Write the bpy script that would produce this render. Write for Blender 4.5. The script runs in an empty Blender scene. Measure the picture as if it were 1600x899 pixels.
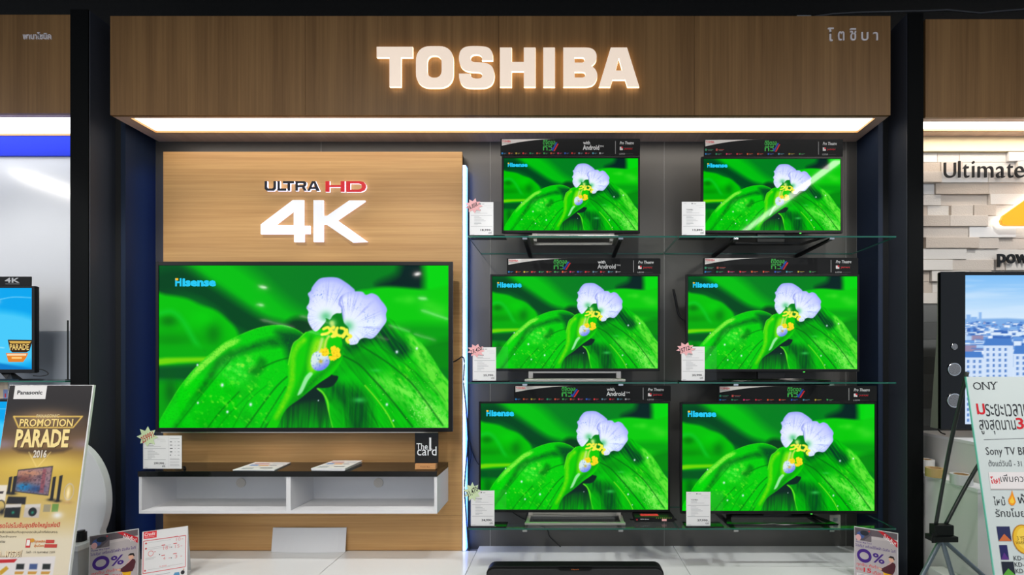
import bpy, bmesh, math, random
import numpy as np
from mathutils import Vector, Matrix

random.seed(4)
scene = bpy.context.scene
COL = scene.collection

# ---------------------------------------------------------------- camera
EYE = 1.6                      # eye height; the picture's vanishing point lies at (885, 570)
F = 720.0                      # focal length in picture pixels
cam_d = bpy.data.cameras.new('camera')
cam_d.sensor_width = 36.0
cam_d.lens = F / 1600.0 * 36.0
cam_d.shift_x = -(885 - 800) / 1600.0
cam_d.shift_y = (570 - 449.5) / 1600.0
cam_d.clip_start = 0.05
cam = bpy.data.objects.new('camera', cam_d)
cam.location = (0, 0, EYE)
cam.rotation_euler = (math.pi / 2, 0, 0)
COL.objects.link(cam)
scene.camera = cam

# ---------------------------------------------------------------- world, lamps, exposure
scene.view_settings.view_transform = 'Standard'
scene.view_settings.look = 'None'
scene.view_settings.gamma = 1.0
scene.view_settings.use_curve_mapping = False
scene.view_settings.exposure = 0.0
scene.cycles.use_denoising = True
scene.cycles.max_bounces = 10
scene.cycles.transparent_max_bounces = 24
scene.cycles.sample_clamp_indirect = 4.0
scene.cycles.caustics_reflective = False
scene.cycles.caustics_refractive = False
SOFFIT_POWER = 3.6             # emission of the light panels under the wooden headers
LED_POWER = 4.0
world = bpy.data.worlds.new('store_ambient'); scene.world = world
world.use_nodes = True
world.node_tree.nodes['Background'].inputs[0].default_value = (0.75, 0.85, 1.0, 1)
world.node_tree.nodes['Background'].inputs[1].default_value = 0.62

def area_lamp(name, loc, rot, sx, sy, watts, col):
    d = bpy.data.lights.new(name, 'AREA'); d.shape = 'RECTANGLE'; d.size = sx; d.size_y = sy
    d.energy = watts; d.color = col
    o = bpy.data.objects.new(name, d); o.location = loc; o.rotation_euler = rot; COL.objects.link(o)
    return o
# long ceiling luminaires of the store aisle, running towards the display wall
for x in (-6.9, -1.85, 3.2):
    area_lamp('aisle_lamp_and_fill', (x, -0.95, 4.0), (0, 0, 0), 0.12, 3.0, 110, (1.0, 0.95, 0.88))
# wide unseen fill light added in front of the display to light the headers
area_lamp('aisle_lamp_and_fill', (-0.4, 1.0, 4.18), (math.radians(25), 0, 0), 7.0, 0.4, 10, (1.0, 0.95, 0.9))
# unseen spots added to brighten the counter and goods, aimed below the headers
for x in (-3.6, -2.3, -1.0, 0.3, 1.6, 2.9):
    d = bpy.data.lights.new('counter_fill_spot', 'SPOT'); d.energy = 118; d.spot_size = math.radians(54); d.spot_blend = 0.45; d.shadow_soft_size = 0.05; d.color = (1.0, 0.99, 0.97)
    o = bpy.data.objects.new('counter_fill_spot', d); COL.objects.link(o); o.location = (x, 1.45, 4.1); o.rotation_euler = (math.radians(27), 0, 0)

# luminaires farther down the store, seen as short streaks in the largest screen (mirrored at its plane)
for x0, y0, x1, y1 in ((409, 500, 458, 512), (470, 494, 513, 505), (482, 518, 520, 527), (588, 526, 606, 531), (608, 508.5, 640, 518), (647, 522, 680, 532), (659, 485, 701, 499.5), (404, 476, 410, 477.5), (407, 448, 415, 450), (655, 466, 665, 467), (649, 430, 655, 427)):
    a, b = [Vector(((x - 885) * 2.4 / (570 - y), 6.07 - 2.4 * F / (570 - y))) for x, y in ((x0, y0), (x1, y1))]
    c = (a + b) / 2; d = b - a; yy = 570 - (y0 + y1) / 2
    area_lamp('far_lamp', (c.x, c.y, 4.0), (0, 0, math.atan2(d.y, d.x)), d.length, max(0.12, 1.7 * 2.4 / yy) if yy < 90 else .09, 260 * max(0.12, 1.7 * 2.4 / yy) * d.length if yy < 90 else 30, (1.0, 0.97, 0.92))

def P(px, py, Y):
    """Point at depth Y that the photograph shows at pixel (px, py)."""
    return Vector(((px - 885.0) * Y / F, Y, EYE - (py - 570.0) * Y / F))
def PX(px, Y): return (px - 885.0) * Y / F
def PZ(py, Y): return EYE - (py - 570.0) * Y / F
# ---- picture painter (numpy): pictures shown on the screens and printed on the posters
def s2l(c):
    c = np.clip(np.asarray(c, dtype=float), 0, 1)
    return np.where(c <= 0.04045, c / 12.92, ((c + 0.055) / 1.055) ** 2.4)

def smooth_poly(pts, n=6, closed=True):
    P = np.array(pts, float); N = len(P); out = []
    for i in range(N if closed else N - 1):
        g = lambda k: P[k % N] if closed else P[min(max(k, 0), N - 1)]
        p0, p1, p2, p3 = g(i - 1), g(i), g(i + 1), g(i + 2)
        for t in np.arange(n) / n:
            out.append(0.5 * (2 * p1 + (p2 - p0) * t + (2 * p0 - 5 * p1 + 4 * p2 - p3) * t * t + (3 * p1 - p0 - 3 * p2 + p3) * t ** 3))
    if not closed: out.append(P[-1])
    return np.array(out)

class Pic:
    def __init__(s, w, h, nx, ny, seed=1):
        s.w, s.h, s.nx, s.ny = w, h, nx, ny
        s.U, s.V = np.meshgrid(np.linspace(0, w, nx), np.linspace(0, h, ny))
        s.img = np.zeros((ny, nx, 3)); s.rng = np.random.default_rng(seed)
    def noise(s, su, sv, ang=0.0, octv=1):
        out = np.zeros_like(s.U); amp = 1.0; tot = 0
        ca, sa = math.cos(ang), math.sin(ang)
        for o in range(octv):
            x = (s.U * ca + s.V * sa) / su * 2 ** o; y = (-s.U * sa + s.V * ca) / sv * 2 ** o
            x = x - x.min(); y = y - y.min()
            L = s.rng.random((int(y.max()) + 3, int(x.max()) + 3))
            xi, yi = x.astype(int), y.astype(int); fx, fy = x - xi, y - yi
            fx = fx * fx * (3 - 2 * fx); fy = fy * fy * (3 - 2 * fy)
            out += amp * ((L[yi, xi] * (1 - fx) + L[yi, xi + 1] * fx) * (1 - fy) + (L[yi + 1, xi] * (1 - fx) + L[yi + 1, xi + 1] * fx) * fy)
            tot += amp; amp *= 0.5
        return out / tot
    def seg_d(s, pts, closed):
        P = np.array(pts, float); d = np.full(s.U.shape, 1e9); ins = np.zeros(s.U.shape, bool)
        n = len(P)
        for i in range(n if closed else n - 1):
            a, b = P[i], P[(i + 1) % n]; e = b - a; L = max(e @ e, 1e-9)
            t = np.clip(((s.U - a[0]) * e[0] + (s.V - a[1]) * e[1]) / L, 0, 1)
            d = np.minimum(d, (s.U - a[0] - t * e[0]) ** 2 + (s.V - a[1] - t * e[1]) ** 2)
            if closed and abs(e[1]) > 1e-9:
                c = (a[1] > s.V) != (b[1] > s.V)
                ins ^= c & (s.U < e[0] * (s.V - a[1]) / e[1] + a[0])
        d = np.sqrt(d)
        return np.where(ins, -d, d) if closed else d
    def mask(s, pts, soft=1.0, smooth=True):
        d = s.seg_d(smooth_poly(pts) if smooth else pts, True)
        return np.clip(0.5 - d / (2 * soft), 0, 1)
    def stroke(s, pts, w, soft=0.8, smooth=True):
        d = s.seg_d(smooth_poly(pts, closed=False) if smooth and len(pts) > 2 else pts, False)
        return np.clip(0.5 + (w / 2 - d) / (2 * soft), 0, 1)
    def blob(s, x, y, rx, ry, p=1.0):
        return np.exp(-(((s.U - x) / rx) ** 2 + ((s.V - y) / ry) ** 2) * p)
    def put(s, col, m, k=1.0):
        m = np.clip(m * k, 0, 1)[..., None]
        s.img = s.img * (1 - m) + np.array(col, float) / 255.0 * m
    def fill(s, arr, m):
        m = np.clip(m, 0, 1)[..., None]; s.img = s.img * (1 - m) + arr * m

def rgb(*c): return np.array(c, float) / 255.0

def paint_flower():
    p = Pic(457, 257, 460, 259, 7)
    U, V = p.U, p.V
    p.put((0, 128, 28), np.ones_like(U))
    # blurred backdrop
    p.put((0, 82, 32), p.blob(0, 20, 75, 60))
    p.put((0, 190, 14), p.mask([(40, -20), (95, -20), (150, 12), (205, 60), (262, 100), (240, 128), (180, 100), (110, 48), (60, 14)], 14))
    p.put((0, 66, 30), p.mask([(20, 5), (50, 10), (100, 42), (160, 80), (210, 98), (180, 125), (120, 100), (90, 70), (40, 45), (-20, 44), (-20, 22)], 9), 0.95)
    p.put((0, 120, 32), p.blob(250, 20, 60, 45), 0.6)
    p.put((4, 36, 34), p.mask([(345, 32), (375, 14), (385, -10), (412, -10), (425, 15), (420, 40)], 9))
    p.put((0, 212, 12), p.mask([(424, -20), (480, -20), (480, 60), (425, 45), (418, 20)], 8))
    p.put((6, 200, 8), p.mask([(310, 46), (335, 37), (365, 34), (420, 38), (480, 40), (480, 160), (400, 140), (330, 90)], 3))
    p.put((0, 150, 14), p.mask([(360, 100), (400, 92), (480, 98), (480, 122), (420, 118)], 8), 0.8)
    p.put((0, 120, 14), p.mask([(410, 130), (480, 118), (480, 180), (450, 170)], 7), 0.8)
    for x, y, r, a in ((395, 54, 12, .55), (425, 62, 14, .4), (440, 72, 18, .5), (378, 54, 8, .3)):
        p.put((80, 225, 50), p.blob(x, y, r, r * .6), a)
    # blurred leaf at the left
    lf = p.mask([(-30, 42), (10, 46), (43, 52), (65, 62), (89, 71), (107, 85), (124, 106), (128, 150), (90, 150), (-30, 150)], 3.5)
    a = rgb(0, 192, 2) * np.ones(U.shape + (1,))
    p.fill(a, lf)
    p.put((0, 112, 6), p.blob(15, 88, 16, 10) * lf, 0.8); p.put((0, 130, 4), p.blob(20, 118, 55, 16) * lf, 0.7)
    p.put((0, 120, 8), p.blob(86, 108, 14, 20) * lf, 0.8)
    p.put((10, 205, 50), p.stroke([(0, 76), (20, 73), (38, 88), (55, 118), (66, 135)], 8, 4) * lf, 0.6)
    p.put((0, 205, 4), p.blob(70, 82, 20, 12) * lf, 0.8)
    p.put((0, 170, 6), p.mask([(-20, 130), (90, 130), (90, 150), (-20, 150)], 6))
    p.put((112, 214, 2), p.mask([(-20, 150), (10, 146), (75, 145), (75, 152), (30, 154), (-20, 160)], 2.5, False))
    p.put((0, 84, 30), p.mask([(-20, 162), (80, 157), (60, 182), (-20, 178)], 4, False))
    p.put((0, 158, 8), p.mask([(-20, 184), (60, 184), (30, 230), (-20, 262)], 6, False))
    p.put((0, 90, 16), p.blob(18, 200, 10, 22), 0.7)
    mott = p.noise(7, 5, 0.7, 3); fine = p.noise(2.2, 1.4, 0.8, 2); big = p.noise(38, 26, 0.7, 2)
    # dark under the flower
    p.put((6, 60, 28), p.mask([(200, 95), (235, 85), (260, 110), (250, 190), (200, 190)], 6))
    # left main leaf
    L = [(-6, 262), (-3, 252), (17, 217), (35, 188.6), (60, 158.5), (97, 126), (113, 116.6), (143, 103), (168.7, 95.6), (194, 94), (214, 99.5), (229, 109), (236, 120), (222, 180), (190, 262)]
    m = p.mask(L, 0.9)
    d = -p.seg_d(smooth_poly(L), True)
    col = rgb(0, 205, 8) * np.ones(U.shape + (1,))
    def mixin(c, w):
        nonlocal col
        w = np.clip(w, 0, 1)[..., None]; col = col * (1 - w) + rgb(*c) * w
    mixin((0, 170, 8), (big - .45) * 2.2)
    mixin((0, 84, 26), p.mask([(90, 154), (108, 140), (150, 122), (190, 112), (232, 112), (230, 124), (190, 128), (150, 134), (120, 146), (100, 160)], 5) * (0.55 + .7 * (mott - .3)))
    mixin((0, 70, 34), p.mask([(185, 104), (215, 104), (233, 116), (222, 150), (205, 150), (195, 120)], 7) * .85)
    mixin((0, 110, 14), p.stroke([(113, 142), (92, 158), (80, 178), (58, 205), (38, 232), (22, 258)], 11, 4) * (.25 + mott))
    mixin((60, 236, 58), p.blob(124, 166, 26, 20) * (mott * 1.5))
    mixin((140, 238, 60), p.blob(130, 160, 22, 20) * np.clip(mott - .5, 0, 1) * 3)
    mixin((0, 120, 14), p.mask([(141, 168), (152, 158), (160, 146), (170, 152), (166, 164), (155, 174)], 4) * .8)
    mixin((124, 238, 60), 1.9 * np.clip(1 - np.abs(d - 6) / 7, 0, 1) * p.mask([(45, 180), (100, 118), (125, 130), (60, 190)], 8) * (.5 + fine))
    mixin((84, 226, 30), np.clip(1 - d / 2.0, 0, 1) * (fine + .35) * .9)
    mixin((0, 218, 4), p.mask([(-10, 262), (50, 180), (66, 186), (20, 262)], 6) * .8)
    for ln, w, k in (([(205, 146), (184, 152), (160, 163)], 2.2, .7), ([(126, 200), (96, 232), (76, 258)], 1.6, .7), ([(202, 176), (180, 198), (136, 258)], 2.2, .75), ([(200, 192), (172, 236), (160, 258)], 1.8, .7), ([(150, 196), (110, 236), (92, 258)], 1.2, .35), ([(170, 190), (140, 216), (116, 258)], 1.2, .4), ([(112, 150), (72, 198), (25, 258)], 1.5, .5)):
        mixin((0, 96, 10), p.stroke(ln, w, 1.2) * k)
    mixin((120, 232, 40), np.clip(mott - .62, 0, 1) * 3 * p.mask([(60, 200), (180, 170), (170, 257), (80, 257)], 20))
    mixin((0, 150, 8), np.clip(.42 - fine, 0, 1) * 1.2)
    p.fill(col, m)
    # dark hollow and leaf below the bract
    p.put((12, 40, 34), p.mask([(170, 262), (205, 222), (250, 182), (290, 160), (300, 200), (290, 262)], 2))
    st = p.noise(2.2, 40, 0.05, 2)
    low = np.clip((V - 204) / 50, 0, 1) * np.clip(st * .9 + .3, .35, 1)
    p.put((0, 165, 14), p.mask([(170, 262), (195, 226), (262, 215), (275, 262)], 4) * low)
    # right main leaf
    R = [(286, 140), (300, 112), (330, 92), (358, 82), (381, 95.6), (396, 106), (417, 125.6), (433, 148), (447, 170.5), (470, 205), (470, 270), (276, 270), (273, 256), (265, 224), (259, 205), (249, 194.5), (262, 194), (275, 190), (283, 176), (272, 170)]
    m = p.mask(R, 0.9)
    col = rgb(0, 196, 6) * np.ones(U.shape + (1,))
    an = 0.95
    str_ = p.noise(30, 2.6, an, 2); mo2 = p.noise(9, 4, an, 3); sp = p.noise(2.4, 1.4, an, 2)
    mixin((0, 150, 8), np.clip(str_ - .35, 0, 1) * 1.6)
    mixin((0, 58, 34), p.mask([(296, 120), (330, 92), (352, 86), (372, 108), (398, 132), (380, 146), (340, 122), (300, 140)], 7) * (.55 + .8 * (str_ - .2)))
    mixin((0, 128, 14), p.blob(322, 150, 34, 20) * .7)
    mixin((0, 78, 26), p.mask([(262, 190), (284, 172), (300, 184), (330, 215), (332, 262), (300, 262), (280, 220)], 12) * (.5 + .7 * st))
    mixin((0, 180, 8), p.mask([(268, 222), (290, 222), (300, 262), (272, 262)], 6) * (st * 1.2))
    mixin((112, 236, 72), p.mask([(342, 178), (370, 180), (405, 192), (450, 225), (470, 262), (425, 262), (400, 225), (360, 200)], 14) * np.clip(mo2 * 2.5 - .4, 0, 1))
    mixin((92, 226, 52), p.mask([(392, 112), (412, 118), (450, 170), (470, 205), (470, 250), (445, 214), (410, 160)], 6) * np.clip(mo2 * 2.2 - .2, 0, 1))
    mixin((140, 236, 40), p.blob(385, 170, 14, 12) * np.clip(mo2 * 2 - .6, 0, 1))
    mixin((150, 240, 120), p.mask([(398, 226), (430, 214), (450, 250), (415, 258)], 10) * np.clip(sp * 3 - 1.6, 0, 1))
    mixin((0, 205, 10), p.blob(292, 178, 20, 12) * .8)
    for ln, w, k in (([(291, 143), (316, 157), (337, 179), (358, 202), (400, 255)], 2.6, .8), ([(319, 127), (358, 152), (388, 176), (409, 199), (448, 253)], 2.4, .75), ([(304, 226), (313, 255)], 1.6, .6), ([(328, 217), (346, 255)], 1.6, .6), ([(350, 130), (400, 165), (440, 205)], 1.4, .4), ([(300, 160), (345, 215), (368, 255)], 1.2, .35), ([(290, 205), (296, 255)], 1.2, .5), ([(376, 128), (420, 172), (452, 215)], 1.4, .4)):
        mixin((0, 92, 14), p.stroke(ln, w, 1.1) * k)
    mixin((150, 238, 40), p.stroke([(325, 190), (343, 211), (361, 236), (371, 256)], 1.8, 1) * .85)
    mixin((110, 230, 40), p.stroke([(249, 195), (258, 201), (266, 216), (268, 236), (273, 256)], 3, 1) * .9)
    mixin((60, 220, 90), p.blob(316, 213, 9, 4) * .7); mixin((60, 220, 90), p.blob(342, 166, 9, 3) * .5)
    mixin((190, 240, 130), np.clip(sp - .82, 0, 1) * 6 * p.mask([(330, 170), (460, 150), (460, 257), (380, 257)], 10))
    p.fill(col, m)
    # central bract
    B = [(233, 105), (221, 116), (211, 126), (203, 157), (203, 190), (188, 223), (173, 250), (168, 262), (183, 262), (200, 229), (224, 210), (251, 187.5), (273, 172), (286, 154), (290, 140), (286, 112), (262, 100)]
    m = p.mask(B, 0.9)
    col = rgb(10, 204, 0) * np.ones(U.shape + (1,))
    mixin((110, 224, 6), p.stroke([(228, 118), (212, 140), (208, 190), (186, 240)], 9, 3) * (.5 + .6 * mott))
    mixin((0, 140, 10), p.stroke([(240, 112), (232, 160), (214, 206), (190, 244)], 5, 4) * .55)
    mixin((0, 120, 20), p.mask([(244, 190), (290, 140), (290, 128), (268, 160), (240, 180), (205, 226), (215, 226)], 5) * .8)
    mixin((150, 230, 20), p.mask([(246, 118), (262, 120), (258, 150), (240, 170), (236, 150)], 5) * .9)
    mixin((60, 190, 10), np.clip(.4 - fine, 0, 1) * 1.4)
    p.fill(col, m)
    p.put((120, 232, 40), p.stroke([(232, 106), (221, 116), (211, 126), (204, 157)], 1.6) * .7)
    # gap behind the petals and stem parts
    q = lambda X, Y: (X / 6.66 + 223, Y / 6.66 - 8)
    p.put((0, 128, 22), p.mask([q(300, 620), q(380, 540), q(440, 540), q(470, 640), q(400, 720), q(310, 720)], 2))
    p.put((150, 220, 120), p.blob(274, 91, 6, 6), .9)
    p.put((210, 235, 120), p.stroke([q(330, 660), q(350, 720)], 6, 2), .8)
    # petals
    LP = [q(*a) for a in ((220, 185), (320, 175), (400, 185), (470, 225), (530, 270), (575, 325), (520, 400), (440, 500), (432, 552), (380, 557), (340, 582), (312, 622), (270, 608), (268, 640), (230, 690), (190, 735), (155, 748), (120, 715), (85, 650), (75, 590), (85, 540), (65, 495), (90, 450), (95, 400), (80, 350), (110, 320), (125, 280), (170, 220))]
    RP = [q(*a) for a in ((570, 325), (650, 330), (690, 362), (750, 345), (810, 370), (850, 420), (890, 470), (912, 520), (900, 570), (905, 640), (860, 710), (790, 800), (740, 825), (680, 815), (630, 832), (600, 875), (560, 888), (520, 885), (505, 840), (530, 800), (510, 770), (505, 710), (460, 655), (440, 570), (430, 500), (400, 460), (418, 390), (470, 345), (520, 330))]
    for poly, (bx, by), k in ((LP, q(270, 590), 0), (RP, q(500, 690), 1)):
        P2 = smooth_poly(poly); m = p.mask(poly, 0.8); d = -p.seg_d(P2, True)
        r = np.hypot(U - bx, V - by); th = np.arctan2(V - by, U - bx)
        lines = np.interp(th, np.linspace(-np.pi, np.pi, 240), p.rng.random(240))
        t = np.clip(r / 72, 0, 1) ** 1.8
        col = rgb(240, 247, 255)[None, None] * (1 - t[..., None]) + rgb(164, 172, 250) * t[..., None]
        if k: mixin((238, 244, 255), p.blob(287, 52, 16, 14)); mixin((232, 244, 255), p.mask([q(500, 700), q(850, 600), q(880, 700), q(740, 830), q(520, 890)], 10) * .95)
        else: mixin((225, 235, 255), p.blob(242, 88, 14, 14))
        mixin((126, 140, 240), np.clip(lines - .55, 0, 1) * 1.5 * np.clip((r - 12) / 22, 0, 1) * np.clip((62 - r) / 25, .15, 1) * (.35 + p.noise(3, 3, 0, 2)))
        mixin((146, 158, 246), np.clip(1 - d / 9, 0, 1) * (.65 if not k else .45) * np.clip((r - 25) / 20, 0, 1))
        if k: mixin((116, 126, 228), np.clip(1 - d / 5, 0, 1) * .7 * p.mask([q(380, 360), q(450, 360), q(470, 600), q(420, 600)], 4))
        mixin((70, 112, 224), np.clip(p.noise(1.7, 3.0, .4, 2) - .66, 0, 1) * 3.5 * np.clip(1 - np.abs(r - 36) / 14, 0, 1) * .7)
        mixin((60, 190, 110), p.blob(bx, by, 9, 8) * .75)
        p.fill(col, m)
    # stamens, anthers, small petal
    Y1 = (246, 240, 70)
    for ln in (((245, 722), (290, 706), (312, 740), (285, 768), (228, 780)), ((352, 704), (318, 730), (356, 768), (335, 800)), ((390, 712), (372, 752), (392, 786), (440, 795), (470, 762)), ((428, 712), (462, 722), (478, 760), (450, 808)), ((488, 732), (498, 778), (532, 800), (488, 830), (505, 862)), ((340, 800), (372, 792), (378, 750))):
        p.put(Y1, p.stroke([q(*a) for a in ln], 4.6, 0.9))
    w = lambda X, Y: (X / 6.66 + 223, Y / 6.66 + 127)
    p.put((206, 226, 90), p.stroke([q(300, 800), q(270, 850), w(250, 60)], 4, 1.5), .9)
    p.put((200, 230, 140), p.stroke([q(230, 830), w(200, 40), w(170, 110)], 5, 2), .8)
    ew = p.mask([w(180, 60), w(250, 60), w(300, 120), w(305, 190), w(250, 250), w(180, 265), w(130, 235), w(110, 170), w(130, 90)], 1)
    col = rgb(214, 234, 232) * np.ones(U.shape + (1,))
    tt = np.clip((V - 150) / 16 + (U - 252) / 30, 0, 1); mixin((118, 132, 240), tt)
    mixin((40, 100, 210), np.clip(p.noise(2.2, 2.6, .5, 2) - .62, 0, 1) * 2.5)
    p.fill(col, ew)
    p.put((196, 176, 50), p.blob(*w(215, 165), 3, 3))
    rag = p.noise(4.2, 4.2, .4, 2)
    for x, y, r in ((370, 80, 52), (350, 25, 30), (255, 60, 46), (340, 130, 34), (395, 45, 28)):
        cx, cy = w(x, y); rr = np.hypot(U - cx, V - cy)
        p.put((250, 222, 34), np.clip((r / 6.66 * (.45 + 1.05 * rag) - rr) / 1.2 + .5, 0, 1))
        p.put((222, 170, 20), np.clip((r / 6.66 * (.45 + 1.05 * rag) - rr) / 1.2 + .5, 0, 1) * np.clip(p.noise(2.4, 2.4) - .55, 0, 1) * 2)
    st2 = p.mask([w(100, 280), w(130, 300), w(80, 370), w(20, 490), w(-30, 520), w(10, 420), w(50, 330)], 1.2)
    p.put((176, 240, 186), st2, .85)
    for x, y, r in ((711, 415, 2), (1010, 620, 2), (455, 603, 1.3), (450, 203, 1.3), (765, 698, 1.6)):
        p.put((228, 246, 255), p.blob(x / 6.66 - 7, y / 6.66 + 127, r, r * 1.2, .8))
    for x, y, r in ((1015, 65, 1.8), (910, 620, 1.7), (1225, 28, 1.5), (190, 578, .8), (978, 790, 1)):
        p.put((228, 246, 255), p.blob(*w(x, y), r, r * 1.2, .8))
    return p.img

def paint_city():
    p = Pic(184, 250, 184, 250, 3); U, V = p.U, p.V; R = p.rng
    t = np.clip(V / 78, 0, 1)[..., None]
    p.img = rgb(120, 186, 244) * (1 - t) + rgb(226, 240, 252) * t
    p.put((214, 234, 252), np.clip(p.noise(60, 9, 0, 3) - .45, 0, 1) * 2)
    p.put((120, 168, 226), p.mask([(0, 74), (40, 72), (80, 76), (184, 74), (184, 92), (0, 92)], 2, False))
    for x, hgt, wd in ((4, 12, 4), (15, 16, 2.5), (9, 8, 6), (83, 36, 3), (60, 10, 4)):
        p.put((132, 176, 232), p.mask([(x - wd / 2, 78 - hgt), (x + wd / 2, 78 - hgt), (x + wd / 2, 84), (x - wd / 2, 84)], .8, False))
    v = 80.0
    while v < 165:
        sc = (v - 68) / 60.0
        for k in range(int(16 / max(sc, .35))):
            x = R.random() * 190; w = (5 + R.random() * 14) * sc; h = (4 + R.random() * 9) * sc; b = R.random()
            c = [(226, 238, 252), (176, 206, 244), (96, 148, 220), (46, 92, 176), (240, 246, 255), (150, 130, 160)][min(5, int(b * 5.3))]
            p.put(c, p.mask([(x, v - h), (x + w, v - h), (x + w, v), (x, v)], .6, False))
            p.put((60, 110, 190), p.mask([(x, v - h - 1.6 * sc), (x + w, v - h - 1.6 * sc), (x + w, v - h), (x, v - h)], .5, False), .8)
        v += 3.2 * sc + 1.2
    p.put((196, 214, 240), p.mask([(81, 50), (84, 22), (87, 50), (89, 90), (79, 90)], .7, False))
    for (x0, x1, y0, y1, roof) in ((-6, 18, 138, 190, 10), (18, 46, 118, 200, 12), (46, 110, 132, 210, 14), (110, 190, 126, 215, 12)):
        p.put((214, 228, 248), p.mask([(x0, y0), (x1, y0), (x1, 262), (x0, 262)], .6, False))
        p.put((62, 116, 196), p.mask([(x0 + 2, y0 - roof), (x1 - 2, y0 - roof), (x1, y0), (x0, y0)], .6, False))
        yy = y0 + 4
        while yy < 250:
            xx = x0 + 3
            while xx < x1 - 3:
                p.put((70, 116, 190), p.mask([(xx, yy), (xx + 2.2, yy), (xx + 2.2, yy + 5), (xx, yy + 5)], .4, False), .9); xx += 5.6
            yy += 9
    p.put((160, 200, 244), np.ones_like(U), .12)
    return p.img

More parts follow.
